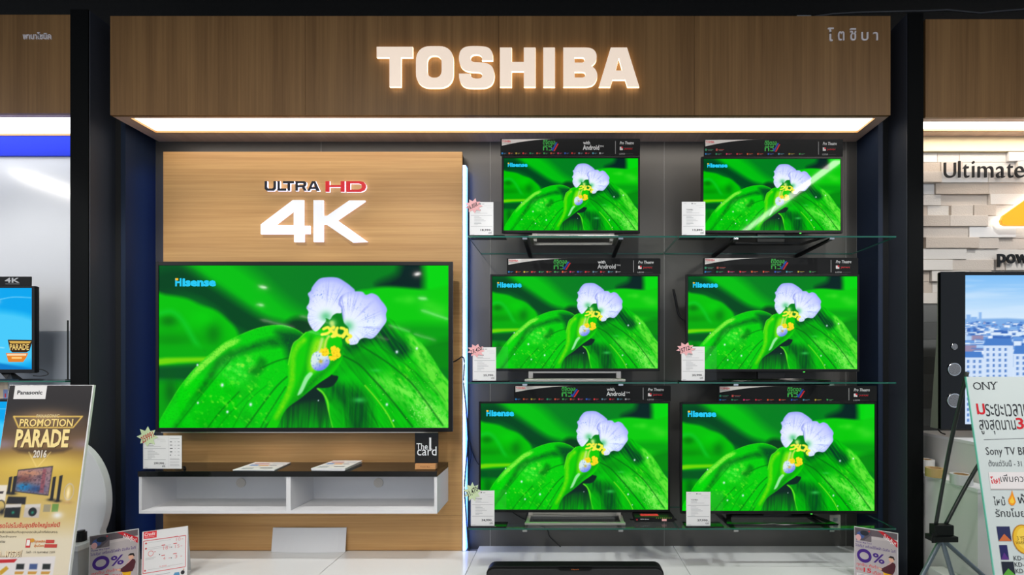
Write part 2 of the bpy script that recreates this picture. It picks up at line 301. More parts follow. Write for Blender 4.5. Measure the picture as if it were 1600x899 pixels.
def paint_promo_poster():
    # upper part of a printed advertising poster, 132 x 300 units
    p = Pic(132, 300, 132, 300, 11); U, V = p.U, p.V
    t = np.interp(V, [0, 40, 60, 90, 105, 130, 200, 235, 300], [0, 1, 2, 3, 4, 5, 6, 7, 8])
    cs = np.array([(40, 34, 32), (34, 28, 26), (70, 54, 40), (118, 88, 56), (150, 116, 52), (206, 170, 62), (212, 186, 120), (226, 214, 186), (226, 214, 190)], float) / 255
    p.img = np.stack([np.interp(t, range(9), cs[:, k]) for k in range(3)], -1)
    p.put((176, 140, 96), p.blob(64, 52, 46, 14), .8)
    p.put((150, 130, 150), p.blob(0, 92, 24, 8) + p.blob(132, 92, 20, 8), .7)
    p.put((236, 204, 104), p.blob(64, 122, 60, 14), .8)
    p.put((70, 50, 34), p.mask([(20, 98), (112, 98), (100, 104), (64, 108), (30, 104)], 3, False), .8)
    # triangle emblem outline
    for seg in ([(14, 49), (122, 49)], [(14, 49), (24, 66), (110, 66), (122, 49)]):
        p.put((228, 190, 92), p.stroke(seg, 2.2, .6, False))
    p.put((246, 220, 140), p.stroke([(46, 104), (62, 128), (80, 104)], 1.2, .8, False), .8)
    # shelf of electronics drawn on the poster
    tv = [(33, 131), (87, 125), (86, 170), (32, 164)]
    p.put((40, 40, 52), p.mask(tv, .6, False))
    sk = rgb(150, 120, 130) * np.ones(U.shape + (1,)); m = p.mask([(34, 132.5), (86, 126.5), (85, 168.5), (33, 162.8)], .6, False)
    p.fill(sk, m); p.put((214, 150, 110), p.blob(50, 136, 26, 5) * m, .9); p.put((120, 62, 50), p.blob(44, 146, 16, 7) * m, .9)
    p.put((20, 130, 190), p.blob(46, 157, 12, 6) * m, 1.2); p.put((26, 70, 130), p.blob(66, 160, 14, 6) * m, .9)
    p.put((150, 80, 90), p.mask([(72, 130), (77, 129), (78, 166), (71, 165)], .8, False), .9)
    p.put((60, 46, 60), np.clip(p.noise(2.5, 2, 0, 2) - .5, 0, 1) * 2 * m)
    for x, y, h in ((21, 142, 24), (28, 141, 26), (89, 142, 34), (99, 140, 38)):
        p.put((30, 30, 34), p.mask([(x, y), (x + 5, y - 1), (x + 5, y + h), (x, y + h)], .5, False)); p.put((24, 24, 26), p.blob(x + 2, y + h, 6, 2))
    p.put((236, 226, 210), p.mask([(2, 154), (20, 154), (20, 178), (2, 178)], .8, False)); p.put((60, 50, 50), p.mask([(5, 164), (16, 163), (15, 167), (6, 167)], .6, False))
    p.put((34, 32, 34), p.mask([(24, 171), (52, 172), (52, 183), (22, 182)], 1, False))
    p.put((28, 26, 28), np.clip(1 - np.abs(np.hypot((U - 14) / .75, V - 186) - 9) / 1.6, 0, 1)); p.put((28, 26, 28), p.blob(9, 194, 4, 5) + p.blob(18, 194, 4, 5))
    for x, c in ((34, (30, 30, 32)), (64, (196, 186, 178))):
        p.put((212, 206, 200), p.mask([(x - 12, 183), (x + 12, 182), (x + 12, 190), (x - 12, 190)], .8, False))
        p.put(c, p.mask([(x - 12, 188), (x + 12, 187), (x + 12, 203), (x - 12, 202)], .8, False)); p.put((24, 26, 28), np.clip(7 - np.hypot(U - x - 1, V - 194), 0, 1)); p.put((30, 150, 120), p.blob(x + 1, 195, 2.2, 2.2))
    p.put((196, 184, 176), np.clip(1 - np.abs(np.hypot((U - 117) / .6, V - 164) - 12) / 1.5, 0, 1)); p.put((190, 150, 90), p.blob(117, 180, 8, 2.5)); p.put((255, 236, 190), p.blob(116, 166, 3, 10))
    p.put((160, 150, 120), p.mask([(81, 183), (92, 183), (92, 194), (81, 194)], .6, False)); p.put((110, 150, 70), p.mask([(94, 182), (104, 182), (104, 194), (94, 194)], .6, False)); p.put((240, 238, 234), p.blob(104, 199, 8, 5))
    # lower product grid
    p.put((228, 222, 220), p.mask([(-2, 262), (110, 259), (109, 302), (-2, 302)], .6, False))
    p.put((200, 40, 40), p.mask([(-2, 264), (14, 263), (11, 268), (-2, 269)], .6, False)); p.put((196, 36, 42), p.mask([(21, 264), (52, 263), (48, 268), (21, 269)], .6, False))
    p.put((206, 160, 40), p.mask([(27, 281), (37, 273), (41, 277), (30, 287)], .8, False)); p.put((176, 40, 30), p.mask([(0, 284), (5, 276), (8, 280), (2, 292)], .8, False))
    for x in (58, 78, 98):
        p.put((36, 40, 40) if x != 78 else (70, 90, 140), p.mask([(x - 6, 270), (x + 6, 270), (x + 6, 278), (x - 6, 278)], .8, False))
        p.put((206, 150, 60), p.mask([(x - 7, 281), (x + 7, 281), (x + 5, 285), (x - 7, 285)], .6, False)); p.put((220, 110, 110), p.mask([(x - 7, 288), (x + 7, 288), (x + 7, 290), (x - 7, 290)], .5, False)); p.put((120, 110, 110), p.mask([(x - 7, 293), (x + 3, 293), (x + 3, 294.5), (x - 7, 294.5)], .5, False))
    p.put((206, 150, 60), p.mask([(22, 292), (37, 292), (35, 297), (22, 297)], .6, False))
    return p.img

def paint_blue_screen():
    p = Pic(90, 125, 90, 125, 5); U, V = p.U, p.V
    p.img = np.ones(U.shape + (1,)) * rgb(0, 164, 236)
    p.put((70, 200, 248), p.mask([(-5, 40), (40, 34), (95, 50), (95, 110), (-5, 120)], 6)); p.put((0, 120, 200), p.mask([(-5, 105), (40, 112), (95, 128), (-5, 130)], 2))
    p.put((196, 190, 240), p.blob(38, -4, 10, 26)); p.put((190, 196, 236), p.blob(52, 21, 5, 5, 1.4)); p.put((180, 200, 240), p.stroke([(51, 24), (49, 38)], 2))
    p.put((130, 210, 250), p.stroke([(55, 18), (70, 14), (88, 15)], 1)); p.put((160, 230, 255), p.stroke([(20, 80), (40, 88), (60, 92)], 1.2))
    return p.img
# ---------------------------------------------------------------- materials
def srgb(r, g, b): return tuple(float(x) for x in s2l(np.array([r, g, b]) / 255.0)) + (1.0,)
MATS = {}
def mat(name, col=(0.5, 0.5, 0.5, 1), rough=0.5, metal=0.0, emit=None, strength=1.0, spec=0.5, coat=0.0, bump=0.0, bump_scale=200.0, var=0.0):
    if name in MATS: return MATS[name]
    m = bpy.data.materials.new(name); m.use_nodes = True
    nt = m.node_tree; b = nt.nodes['Principled BSDF']
    b.inputs['Base Color'].default_value = col; b.inputs['Roughness'].default_value = rough
    b.inputs['Metallic'].default_value = metal; b.inputs['Specular IOR Level'].default_value = spec
    b.inputs['Coat Weight'].default_value = coat; b.inputs['Coat Roughness'].default_value = 0.05
    if emit is not None:
        b.inputs['Emission Color'].default_value = emit; b.inputs['Emission Strength'].default_value = strength
    # every surface gets a little procedural unevenness
    tc = nt.nodes.new('ShaderNodeTexCoord'); nz = nt.nodes.new('ShaderNodeTexNoise')
    nz.inputs['Scale'].default_value = bump_scale; nt.links.new(tc.outputs['Object'], nz.inputs['Vector'])
    if bump > 0:
        bp = nt.nodes.new('ShaderNodeBump'); bp.inputs['Strength'].default_value = bump; bp.inputs['Distance'].default_value = 0.002
        nt.links.new(nz.outputs['Fac'], bp.inputs['Height']); nt.links.new(bp.outputs['Normal'], b.inputs['Normal'])
    if emit is None or strength == 0:
        mr = nt.nodes.new('ShaderNodeMapRange')
        mr.inputs['To Min'].default_value = max(rough - 0.04, 0.0); mr.inputs['To Max'].default_value = min(rough + 0.04, 1)
        nt.links.new(nz.outputs['Fac'], mr.inputs['Value']); nt.links.new(mr.outputs[0], b.inputs['Roughness'])
    MATS[name] = m
    return m

def wood_mat(name, dark, light, grain_axis, scale=1.0, rough=0.45):
    m = bpy.data.materials.new(name); m.use_nodes = True; nt = m.node_tree; b = nt.nodes['Principled BSDF']
    tc = nt.nodes.new('ShaderNodeTexCoord')
    def layer(across, along, det):
        mp = nt.nodes.new('ShaderNodeMapping')
        s = [across, across, across]; s[grain_axis] = along
        mp.inputs['Scale'].default_value = [x * scale for x in s]
        n = nt.nodes.new('ShaderNodeTexNoise'); n.inputs['Scale'].default_value = 1.0; n.inputs['Detail'].default_value = det; n.inputs['Roughness'].default_value = 0.6
        nt.links.new(tc.outputs['Object'], mp.inputs['Vector']); nt.links.new(mp.outputs[0], n.inputs['Vector'])
        return n.outputs['Fac']
    def math_(op, a, c):
        n = nt.nodes.new('ShaderNodeMath'); n.operation = op
        for i, v in enumerate((a, c)):
            if isinstance(v, float): n.inputs[i].default_value = v
            else: nt.links.new(v, n.inputs[i])
        return n.outputs[0]
    broad, fine, pores = layer(9, 0.25, 3), layer(70, 0.9, 4), layer(240, 5.0, 2)
    v = math_('ADD', math_('MULTIPLY', broad, 0.5), math_('ADD', math_('MULTIPLY', fine, 0.38), math_('MULTIPLY', pores, 0.12)))
    cr = nt.nodes.new('ShaderNodeValToRGB'); cr.color_ramp.elements[0].position = 0.36; cr.color_ramp.elements[1].position = 0.64
    cr.color_ramp.elements[0].color = dark; cr.color_ramp.elements[1].color = light
    nt.links.new(v, cr.inputs[0]); nt.links.new(cr.outputs[0], b.inputs['Base Color'])
    b.inputs['Roughness'].default_value = rough; b.inputs['Specular IOR Level'].default_value = 0.35
    bp = nt.nodes.new('ShaderNodeBump'); bp.inputs['Strength'].default_value = 0.12; bp.inputs['Distance'].default_value = 0.001
    nt.links.new(fine, bp.inputs['Height']); nt.links.new(bp.outputs['Normal'], b.inputs['Normal'])
    return m

def clear_mat(name, tint, refl=1.0, rough=0.02):
    """Thin clear sheet: see-through with a Fresnel mirror on top."""
    m = bpy.data.materials.new(name); m.use_nodes = True; nt = m.node_tree; nt.nodes.clear()
    out = nt.nodes.new('ShaderNodeOutputMaterial'); mix = nt.nodes.new('ShaderNodeMixShader')
    tr = nt.nodes.new('ShaderNodeBsdfTransparent'); gl = nt.nodes.new('ShaderNodeBsdfGlossy'); fr = nt.nodes.new('ShaderNodeFresnel')
    mu = nt.nodes.new('ShaderNodeMath'); mu.operation = 'MULTIPLY'; mu.inputs[1].default_value = refl
    tr.inputs[0].default_value = tint; gl.inputs['Roughness'].default_value = rough; fr.inputs[0].default_value = 1.45
    ge = nt.nodes.new('ShaderNodeNewGeometry'); iv = nt.nodes.new('ShaderNodeMath'); iv.operation = 'SUBTRACT'; iv.inputs[0].default_value = 1.0
    m2 = nt.nodes.new('ShaderNodeMath'); m2.operation = 'MULTIPLY'      # mirror only where light enters the sheet
    nt.links.new(ge.outputs['Backfacing'], iv.inputs[1]); nt.links.new(fr.outputs[0], mu.inputs[0])
    nt.links.new(mu.outputs[0], m2.inputs[0]); nt.links.new(iv.outputs[0], m2.inputs[1]); nt.links.new(m2.outputs[0], mix.inputs[0])
    nt.links.new(tr.outputs[0], mix.inputs[1]); nt.links.new(gl.outputs[0], mix.inputs[2]); nt.links.new(mix.outputs[0], out.inputs[0])
    return m

def attr_mat(name, emissive, rough=0.5, strength=1.0, spec=0.5):
    m = bpy.data.materials.new(name); m.use_nodes = True; nt = m.node_tree; b = nt.nodes['Principled BSDF']
    at = nt.nodes.new('ShaderNodeAttribute'); at.attribute_name = 'Col'
    if emissive:
        b.inputs['Base Color'].default_value = (0.002, 0.002, 0.002, 1)
        nt.links.new(at.outputs['Color'], b.inputs['Emission Color']); b.inputs['Emission Strength'].default_value = strength
    else: nt.links.new(at.outputs['Color'], b.inputs['Base Color'])
    b.inputs['Roughness'].default_value = rough; b.inputs['Specular IOR Level'].default_value = spec
    return m

# ---------------------------------------------------------------- objects
def tag(o, label=None, cat=None, group=None, kind=None):
    if label: o['label'] = label
    if cat: o['category'] = cat
    if group: o['group'] = group
    if kind: o['kind'] = kind
    return o
def thing(name, label, cat, loc=(0, 0, 0), rotz=0.0, group=None):
    o = bpy.data.objects.new(name, None); COL.objects.link(o); o.empty_display_size = 0.05
    o.location = loc; o.rotation_euler = (0, 0, rotz)
    return tag(o, label, cat, group)

class MB:
    """Collects shapes; build() links them as one mesh object."""
    def __init__(s): s.v, s.f, s.m = [], [], []
    def add(s, vs, fs, m=0):
        n = len(s.v); s.v += [tuple(p) for p in vs]; s.f += [[i + n for i in f] for f in fs]; s.m += [m] * len(fs); return s
    def box(s, x0, x1, y0, y1, z0, z1, m=0, mt=None):
        vs = [(x0, y0, z0), (x1, y0, z0), (x1, y1, z0), (x0, y1, z0), (x0, y0, z1), (x1, y0, z1), (x1, y1, z1), (x0, y1, z1)]
        s.add(vs, [(3, 2, 1, 0), (0, 1, 5, 4), (1, 2, 6, 5), (2, 3, 7, 6), (3, 0, 4, 7)], m); s.add([vs[k] for k in (4, 5, 6, 7)], [(0, 1, 2, 3)], m if mt is None else mt); return s
    def hexa(s, b, t, m=0):
        """b, t: four bottom and four top points, counter-clockwise seen from above."""
        return s.add(list(b) + list(t), [(3, 2, 1, 0), (4, 5, 6, 7), (0, 1, 5, 4), (1, 2, 6, 5), (2, 3, 7, 6), (3, 0, 4, 7)], m)
    def prism(s, pts, y0, y1, m=0, ms=None):
        """Outline in (x, z), counter-clockwise seen from the front (-y), extruded from y0 to y1."""
        n = len(pts); vs = [(x, y0, z) for x, z in pts] + [(x, y1, z) for x, z in pts]
        s.add(vs, [list(range(n)), list(range(2 * n - 1, n - 1, -1))], m)
        k = len(s.v) - 2 * n
        for i in range(n):
            j = (i + 1) % n; s.f.append([k + j, k + i, k + n + i, k + n + j]); s.m.append(m if ms is None else ms)
        return s
    def prism_z(s, pts, z0, z1, m=0):
        n = len(pts); k = len(s.v); s.v += [(x, y, z0) for x, y in pts] + [(x, y, z1) for x, y in pts]
        s.f += [[k + i for i in range(n - 1, -1, -1)], [k + n + i for i in range(n)]]; s.m += [m, m]
        for i in range(n):
            j = (i + 1) % n; s.f.append([k + i, k + j, k + n + j, k + n + i]); s.m.append(m)
        return s
    def tube(s, path, r, n=8, m=0, closed=False):
        path = [Vector(p) for p in path]; N = len(path); k = len(s.v); up = Vector((0, 0, 1))
        rr = r if isinstance(r, (list, tuple)) else [r] * N
        for i, p in enumerate(path):
            if closed: d = path[(i + 1) % N] - path[i - 1]
            else: d = path[min(i + 1, N - 1)] - path[max(i - 1, 0)]
            d.normalize(); u = d.cross(up)
            if u.length < 1e-4: u = Vector((1, 0, 0))
            u.normalize(); w = u.cross(d)
            for q in range(n):
                a = 2 * math.pi * q / n; s.v.append(tuple(p + (u * math.cos(a) + w * math.sin(a)) * rr[i]))
        for i in range(N if closed else N - 1):
            for q in range(n):
                a, b = k + i * n, k + ((i + 1) % N) * n; s.f.append([a + q, a + (q + 1) % n, b + (q + 1) % n, b + q]); s.m.append(m)
        if not closed:
            s.f += [[k + q for q in range(n - 1, -1, -1)], [k + (N - 1) * n + q for q in range(n)]]; s.m += [m, m]
        return s
    def cyl(s, c, r, h, axis=2, n=24, m=0, r2=None):
        k = len(s.v); r2 = r if r2 is None else r2
        for z, q in ((0, r), (h, r2)):
            for i in range(n):
                a = 2 * math.pi * i / n; p = [q * math.cos(a), q * math.sin(a), z]
                if axis == 1: p = [p[0], p[2], -p[1]]
                elif axis == 0: p = [p[2], p[0], p[1]]
                s.v.append((c[0] + p[0], c[1] + p[1], c[2] + p[2]))
        s.f += [[k + i for i in range(n - 1, -1, -1)], [k + n + i for i in range(n)]]; s.m += [m, m]
        for i in range(n):
            j = (i + 1) % n; s.f.append([k + i, k + j, k + n + j, k + n + i]); s.m.append(m)
        return s
    def build(s, name, mats, parent=None, bevel=0.0, smooth=False, seg=2, loc=None):
        me = bpy.data.meshes.new(name)
        me.from_pydata(s.v, [], s.f)
        for q in (mats if isinstance(mats, (list, tuple)) else [mats]): me.materials.append(q)
        me.polygons.foreach_set('material_index', s.m)
        if bevel > 0:
            bm = bmesh.new(); bm.from_mesh(me); bmesh.ops.remove_doubles(bm, verts=bm.verts, dist=1e-6)
            es = [e for e in bm.edges if len(e.link_faces) == 2 and e.calc_face_angle(0) > 0.5]
            bmesh.ops.bevel(bm, geom=es, offset=bevel, segments=seg, profile=0.5, affect='EDGES', clamp_overlap=True)
            bm.normal_update(); bm.to_mesh(me); bm.free()
        me.validate()
        if smooth:
            for p in me.polygons: p.use_smooth = True
        o = bpy.data.objects.new(name, me); COL.objects.link(o)
        if parent: o.parent = parent
        if loc: o.location = loc
        return o

_tc = {}
def text_geo(body, bold=0.0, shear=0.0, res=3):
    """Triangulated text outline with its box scaled to 0..1 x 0..1."""
    key = (body, bold, shear, res)
    if key in _tc: return _tc[key]
    c = bpy.data.curves.new('lettering', 'FONT'); c.body = body; c.resolution_u = res; c.offset = bold; c.shear = shear
    o = bpy.data.objects.new('lettering', c); m = o.to_mesh()
    v = np.array([tuple(q.co)[:2] for q in m.vertices]); f = [list(p.vertices) for p in m.polygons]
    for i, p in enumerate(m.polygons):
        if p.normal.z < 0: f[i].reverse()
    o.to_mesh_clear(); bpy.data.objects.remove(o); bpy.data.curves.remove(c)
    lo, hi = v.min(0), v.max(0); v = (v - lo) / (hi - lo)
    _tc[key] = (v, f, (hi - lo)); return _tc[key]

class Pr:
    """Flat print on a sheet: coloured shapes in (x, y), y up, facing -Y, in thin layers."""
    def __init__(s, ux=1.0, uy=1.0): s.v, s.f, s.c, s.k = [], [], [], 0; s.ux, s.uy = ux, uy
    def poly(s, pts, col, z=None):
        s.k += 1; z = s.k * 0.00003 if z is None else z; n = len(s.v)
        A = sum(pts[i][0] * pts[(i + 1) % len(pts)][1] - pts[(i + 1) % len(pts)][0] * pts[i][1] for i in range(len(pts)))
        pts = list(pts) if A > 0 else list(pts)[::-1]
        s.v += [(x * s.ux, -z, y * s.uy) for x, y in pts]; s.f.append(list(range(n, n + len(pts)))); s.c.append(col); return s
    def rect(s, x0, y0, x1, y1, col): return s.poly([(x0, y0), (x1, y0), (x1, y1), (x0, y1)], col)
    def disc(s, x, y, rx, ry, col, n=20): return s.poly([(x + rx * math.cos(6.2832 * i / n), y + ry * math.sin(6.2832 * i / n)) for i in range(n)], col)
    def ring(s, x, y, rx, ry, t, col, n=28):
        s.k += 1; z = s.k * 0.00003; k = len(s.v)
        for i in range(n):
            a = 6.2832 * i / n
            for q in (0, t): s.v.append(((x + (rx - q) * math.cos(a)) * s.ux, -z, (y + (ry - q) * math.sin(a)) * s.uy))
        for i in range(n):
            j = (i + 1) % n; s.f.append([k + 2 * i, k + 2 * j, k + 2 * j + 1, k + 2 * i + 1]); s.c.append(col)
        return s
    def line(s, a, b, w, col):
        a, b = Vector(a), Vector(b); d = (b - a).normalized(); n = Vector((-d.y, d.x)) * w / 2
        return s.poly([tuple(a - n), tuple(b - n), tuple(b + n), tuple(a + n)], col)
    def text(s, body, x0, y0, x1, y1, col, bold=0.0, shear=0.0, rot=0.0, res=2, slope=0.0):
        s.k += 1; z = s.k * 0.00003; n = len(s.v); g, f, _ = text_geo(body, bold, shear, res)
        cx, cy, w, h = (x0 + x1) / 2, (y0 + y1) / 2, x1 - x0, y1 - y0; ca, sa = math.cos(rot), math.sin(rot)
        for u, v in g:
            x, y = (u - 0.5) * w, (v - 0.5) * h + slope * (u - 0.5) * w
            s.v.append(((cx + x * ca - y * sa) * s.ux, -z, (cy + x * sa + y * ca) * s.uy))
        s.f += [[i + n for i in q] for q in f]; s.c += [col] * len(f); return s
    def build(s, name, m, parent, loc=(0, 0, 0), rot=(0, 0, 0)):
        me = bpy.data.meshes.new(name); me.from_pydata(s.v, [], s.f); me.materials.append(m)
        at = me.color_attributes.new('Col', 'FLOAT_COLOR', 'CORNER')
        cols = s2l(np.array([c[:3] for c in s.c], float) / 255.0)
        tot = np.array([len(f) for f in s.f]); a = np.ones((tot.sum(), 4)); a[:, :3] = np.repeat(cols, tot, 0)
        at.data.foreach_set('color', a.ravel().astype(np.float32))
        o = bpy.data.objects.new(name, me); COL.objects.link(o); o.parent = parent; o.location = loc; o.rotation_euler = rot
        return o

def picture_mesh(name, img, m):
    """A 1 x 1 sheet in the XZ plane, facing -Y, whose points carry the picture's colours."""
    ny, nx = img.shape[:2]
    X, Z = np.meshgrid(np.linspace(0, 1, nx), np.linspace(1, 0, ny))
    v = np.stack([X.ravel(), np.zeros(nx * ny), Z.ravel()], -1)
    idx = np.arange(nx * ny).reshape(ny, nx)
    q = np.stack([idx[1:, :-1], idx[1:, 1:], idx[:-1, 1:], idx[:-1, :-1]], -1).reshape(-1, 4)
    me = bpy.data.meshes.new(name)
    me.vertices.add(nx * ny); me.vertices.foreach_set('co', v.ravel())
    me.loops.add(q.size); me.loops.foreach_set('vertex_index', q.ravel().astype(np.int32))
    me.polygons.add(len(q)); me.polygons.foreach_set('loop_start', np.arange(0, q.size, 4, dtype=np.int32))
    me.update(calc_edges=True)
    at = me.color_attributes.new('Col', 'FLOAT_COLOR', 'POINT')
    a = np.ones((nx * ny, 4), np.float32); a[:, :3] = s2l(img).reshape(-1, 3)
    at.data.foreach_set('color', a.ravel()); me.materials.append(m)
    return me
def sheet(name, me, parent, x0, x1, z0, z1, y):
    o = bpy.data.objects.new(name, me); COL.objects.link(o); o.parent = parent
    o.location = (x0, y, z0); o.scale = (x1 - x0, 1, z1 - z0); return o

def outline_letter(name, outlines, depth, y_front, mats, parent, conv):
    """A cut-out letter with straight walls: outlines (outer first, then holes) through conv to (x, z)."""
    c = bpy.data.curves.new(name, 'CURVE'); c.dimensions = '2D'; c.fill_mode = 'BOTH'; c.extrude = depth / 2
    for pts in outlines:
        sp = c.splines.new('POLY'); sp.points.add(len(pts) - 1); sp.use_cyclic_u = True
        for q, (a, b) in zip(sp.points, pts):
            x, z = conv(a, b); q.co = (x, z, 0, 1)
    t = bpy.data.objects.new(name, c); m = t.to_mesh()
    v = [(q.co.x, y_front + depth / 2 - q.co.z, q.co.y) for q in m.vertices]
    f = [list(p.vertices) for p in m.polygons]; mi = [0 if sum(m.vertices[k].co.z for k in p.vertices) > (len(p.vertices) - .5) * depth / 2 else 1 for p in m.polygons]
    t.to_mesh_clear(); bpy.data.objects.remove(t); bpy.data.curves.remove(c)
    me = bpy.data.meshes.new(name); me.from_pydata(v, [], f); me.polygons.foreach_set('material_index', mi)
    for q in mats: me.materials.append(q)
    bm = bmesh.new(); bm.from_mesh(me); bmesh.ops.remove_doubles(bm, verts=bm.verts, dist=1e-5); bmesh.ops.recalc_face_normals(bm, faces=bm.faces); bm.to_mesh(me); bm.free()
    o = bpy.data.objects.new(name, me); COL.objects.link(o); o.parent = parent; return o

def text_3d(name, body, x0, z0, x1, z1, y_front, depth, mats, parent, bold=0.0):
    g, f, _ = text_geo(body, bold, 0, 5); mb = MB()
    pts = [(x0 + u * (x1 - x0), z0 + v * (z1 - z0)) for u, v in g]; n = len(pts)
    mb.add([(x, y_front, z) for x, z in pts], f, 0)
    from collections import Counter
    ec = Counter(); 
    for q in f:
        for i in range(len(q)): ec[(q[i], q[(i + 1) % len(q)])] += 1
    k = len(mb.v); mb.v += [(x, y_front + depth, z) for x, z in pts]
    for (a, b) in ec:
        if (b, a) not in ec: mb.f.append([b, a, k + a, k + b]); mb.m.append(1 if len(mats) > 1 else 0)
    return mb.build(name, mats, parent)

WOODF = wood_mat('oak_veneer_upright_grain', srgb(108, 78, 46), srgb(146, 111, 70), 2)
WOODP = wood_mat('oak_veneer_level_grain', srgb(176, 130, 78), srgb(212, 168, 110), 0)
SOFL = mat('lit_diffuser', (1, 1, 1, 1), 0.4, emit=(1.0, 0.93, 0.84, 1), strength=SOFFIT_POWER)
SOFC = mat('lit_diffuser_cool', (1, 1, 1, 1), 0.4, emit=(0.93, 0.96, 1.0, 1), strength=SOFFIT_POWER)
BLACK = mat('matt_black', srgb(22, 24, 26), 0.7)
CEIL = mat('ceiling_black', srgb(9, 10, 10), 0.95, bump=0.3, bump_scale=40)
FLOORM = mat('polished_floor_tile', srgb(160, 157, 152), 0.3)
DARKP = mat('black_laminate_lit_side', srgb(54, 58, 68), 0.42, spec=0.5)  # partition sides: lighter than the black front, light on them painted in
DARKF = mat('black_laminate', srgb(6, 8, 9), 0.7, spec=.1)
CLAD = mat('brushed_dark_metal', srgb(90, 88, 85), 0.42, metal=0.35, bump=0.1, bump_scale=400)
WLAM = mat('white_laminate', srgb(226, 228, 228), 0.22, coat=0.3)
WMATT = mat('white_matt_board', srgb(226, 226, 228), 0.5)
GWALL = mat('pale_grey_gloss_panel', srgb(226, 228, 232), 0.12)
BLUEB = mat('deep_blue_panel', srgb(4, 44, 205), 0.5, spec=.15)
BGLOSS = mat('black_gloss', srgb(8, 9, 10), 0.08, spec=.35)
BPLAS = mat('black_plastic', srgb(15, 16, 17), 0.4, spec=.35)
BSATIN = mat('black_satin_bezel', srgb(15, 15, 16), 0.35, spec=.3)
SILVER = mat('brushed_silver', srgb(198, 192, 184), 0.3, metal=0.8)
CHROME = mat('chrome', srgb(220, 222, 224), 0.12, metal=1.0)
GREYP = mat('grey_plastic', srgb(150, 156, 160), 0.4)
GLASS = clear_mat('shelf_glass', (0.95, 0.97, 0.962, 1), 1.0)
GEDGE = mat('green_glass_edge', srgb(26, 92, 78), 0.1, spec=0.8)
ACRYL = clear_mat('clear_acrylic', (0.95, 0.96, 0.96, 1), 0.9)
PAPER = mat('white_paper', srgb(232, 232, 232), 0.6)
INK = attr_mat('print_ink', False, 0.5, spec=0.3)
POSTER = attr_mat('printed_poster', False, 0.35, spec=0.4)
SCREEN = attr_mat('lit_screen', True, 0.04, 1.03, spec=0.06)
SCRINK = attr_mat('lit_screen_overlay', True, 0.06, 1.03, spec=0.035)
LEDM = mat('led_light', (1, 1, 1, 1), 0.4, emit=(0.30, 0.52, 1.0, 1), strength=LED_POWER * .4)
WOODB = wood_mat('small_wood_block', srgb(176, 120, 70), srgb(214, 160, 104), 0)
RUBBER = mat('black_cable_rubber', srgb(14, 14, 15), 0.5)
# ================================================================ the setting
YW = 3.23                                   # back wall of the bay
ZS = 3.163                                  # underside of the wooden headers
XL, XR = -2.857, 2.03                       # header ends
CT = 0.327                                  # counter height
def struct(name, mb, m, bevel=0.0):
    o = mb.build(name, m, None, bevel); o['kind'] = 'structure'; return o
struct('floor', MB().box(-7, 7, -4, 3.6, -0.1, 0.0), FLOORM)
struct('ceiling', MB().box(-7, 7, -4, 3.6, 4.3, 4.4), CEIL)
struct('wall_rear', MB().box(-7, 7, 3.38, 3.5, 0, 4.3), CEIL)
# brushed metal cladding with open joints
mb = MB()
xs = [-2.88, -1.72, PX(766, YW), PX(1038, YW), PX(1322, YW), 2.037]
for a, b in zip(xs, xs[1:]): mb.box(a + 0.0025, b - 0.0025, YW, YW + 0.03, CT - 0.02, ZS + 0.2)
mb.box(-2.88, 2.037, YW + 0.002, YW + 0.05, 0, ZS + 0.2, 1)
struct('wall_back', mb, [CLAD, mat('light_joint_strip', srgb(150, 148, 146), .4)])
# bay side walls, recess posts and projecting fins between the bays
XSL, XSR = -2.88, 2.037
struct('wall_left', MB().box(XSL - 0.03, XSL, 3.01, YW + 0.05, 0, ZS + 0.02), mat('bay_side_panel', srgb(24, 36, 56), 0.5, spec=.3))
struct('wall_right', MB().box(XSR, XSR + 0.03, 3.01, YW + 0.05, 0, ZS + 0.02), MATS['bay_side_panel'])
struct('trim_1', MB().box(-2.985, XSL - 0.03, 3.05, 3.3, 0, 3.75), BLACK)
struct('trim_2', MB().box(XSR + 0.03, 2.132, 3.05, 3.3, 0, 3.75), BLACK)
struct('trim_3', MB().box(-3.095, -2.985, 2.885, 3.3, 0, 3.82, 0), DARKP, 0.004)
struct('trim_4', MB().box(2.132, 2.226, 2.885, 3.3, 0, 3.80, 0), DARKP, 0.004)
struct('trim_5', MB().box(-3.099, -2.988, 2.878, 2.885, 0, 3.82), DARKF)
struct('trim_6', MB().box(2.134, 2.23, 2.878, 2.885, 0, 3.80), DARKF)

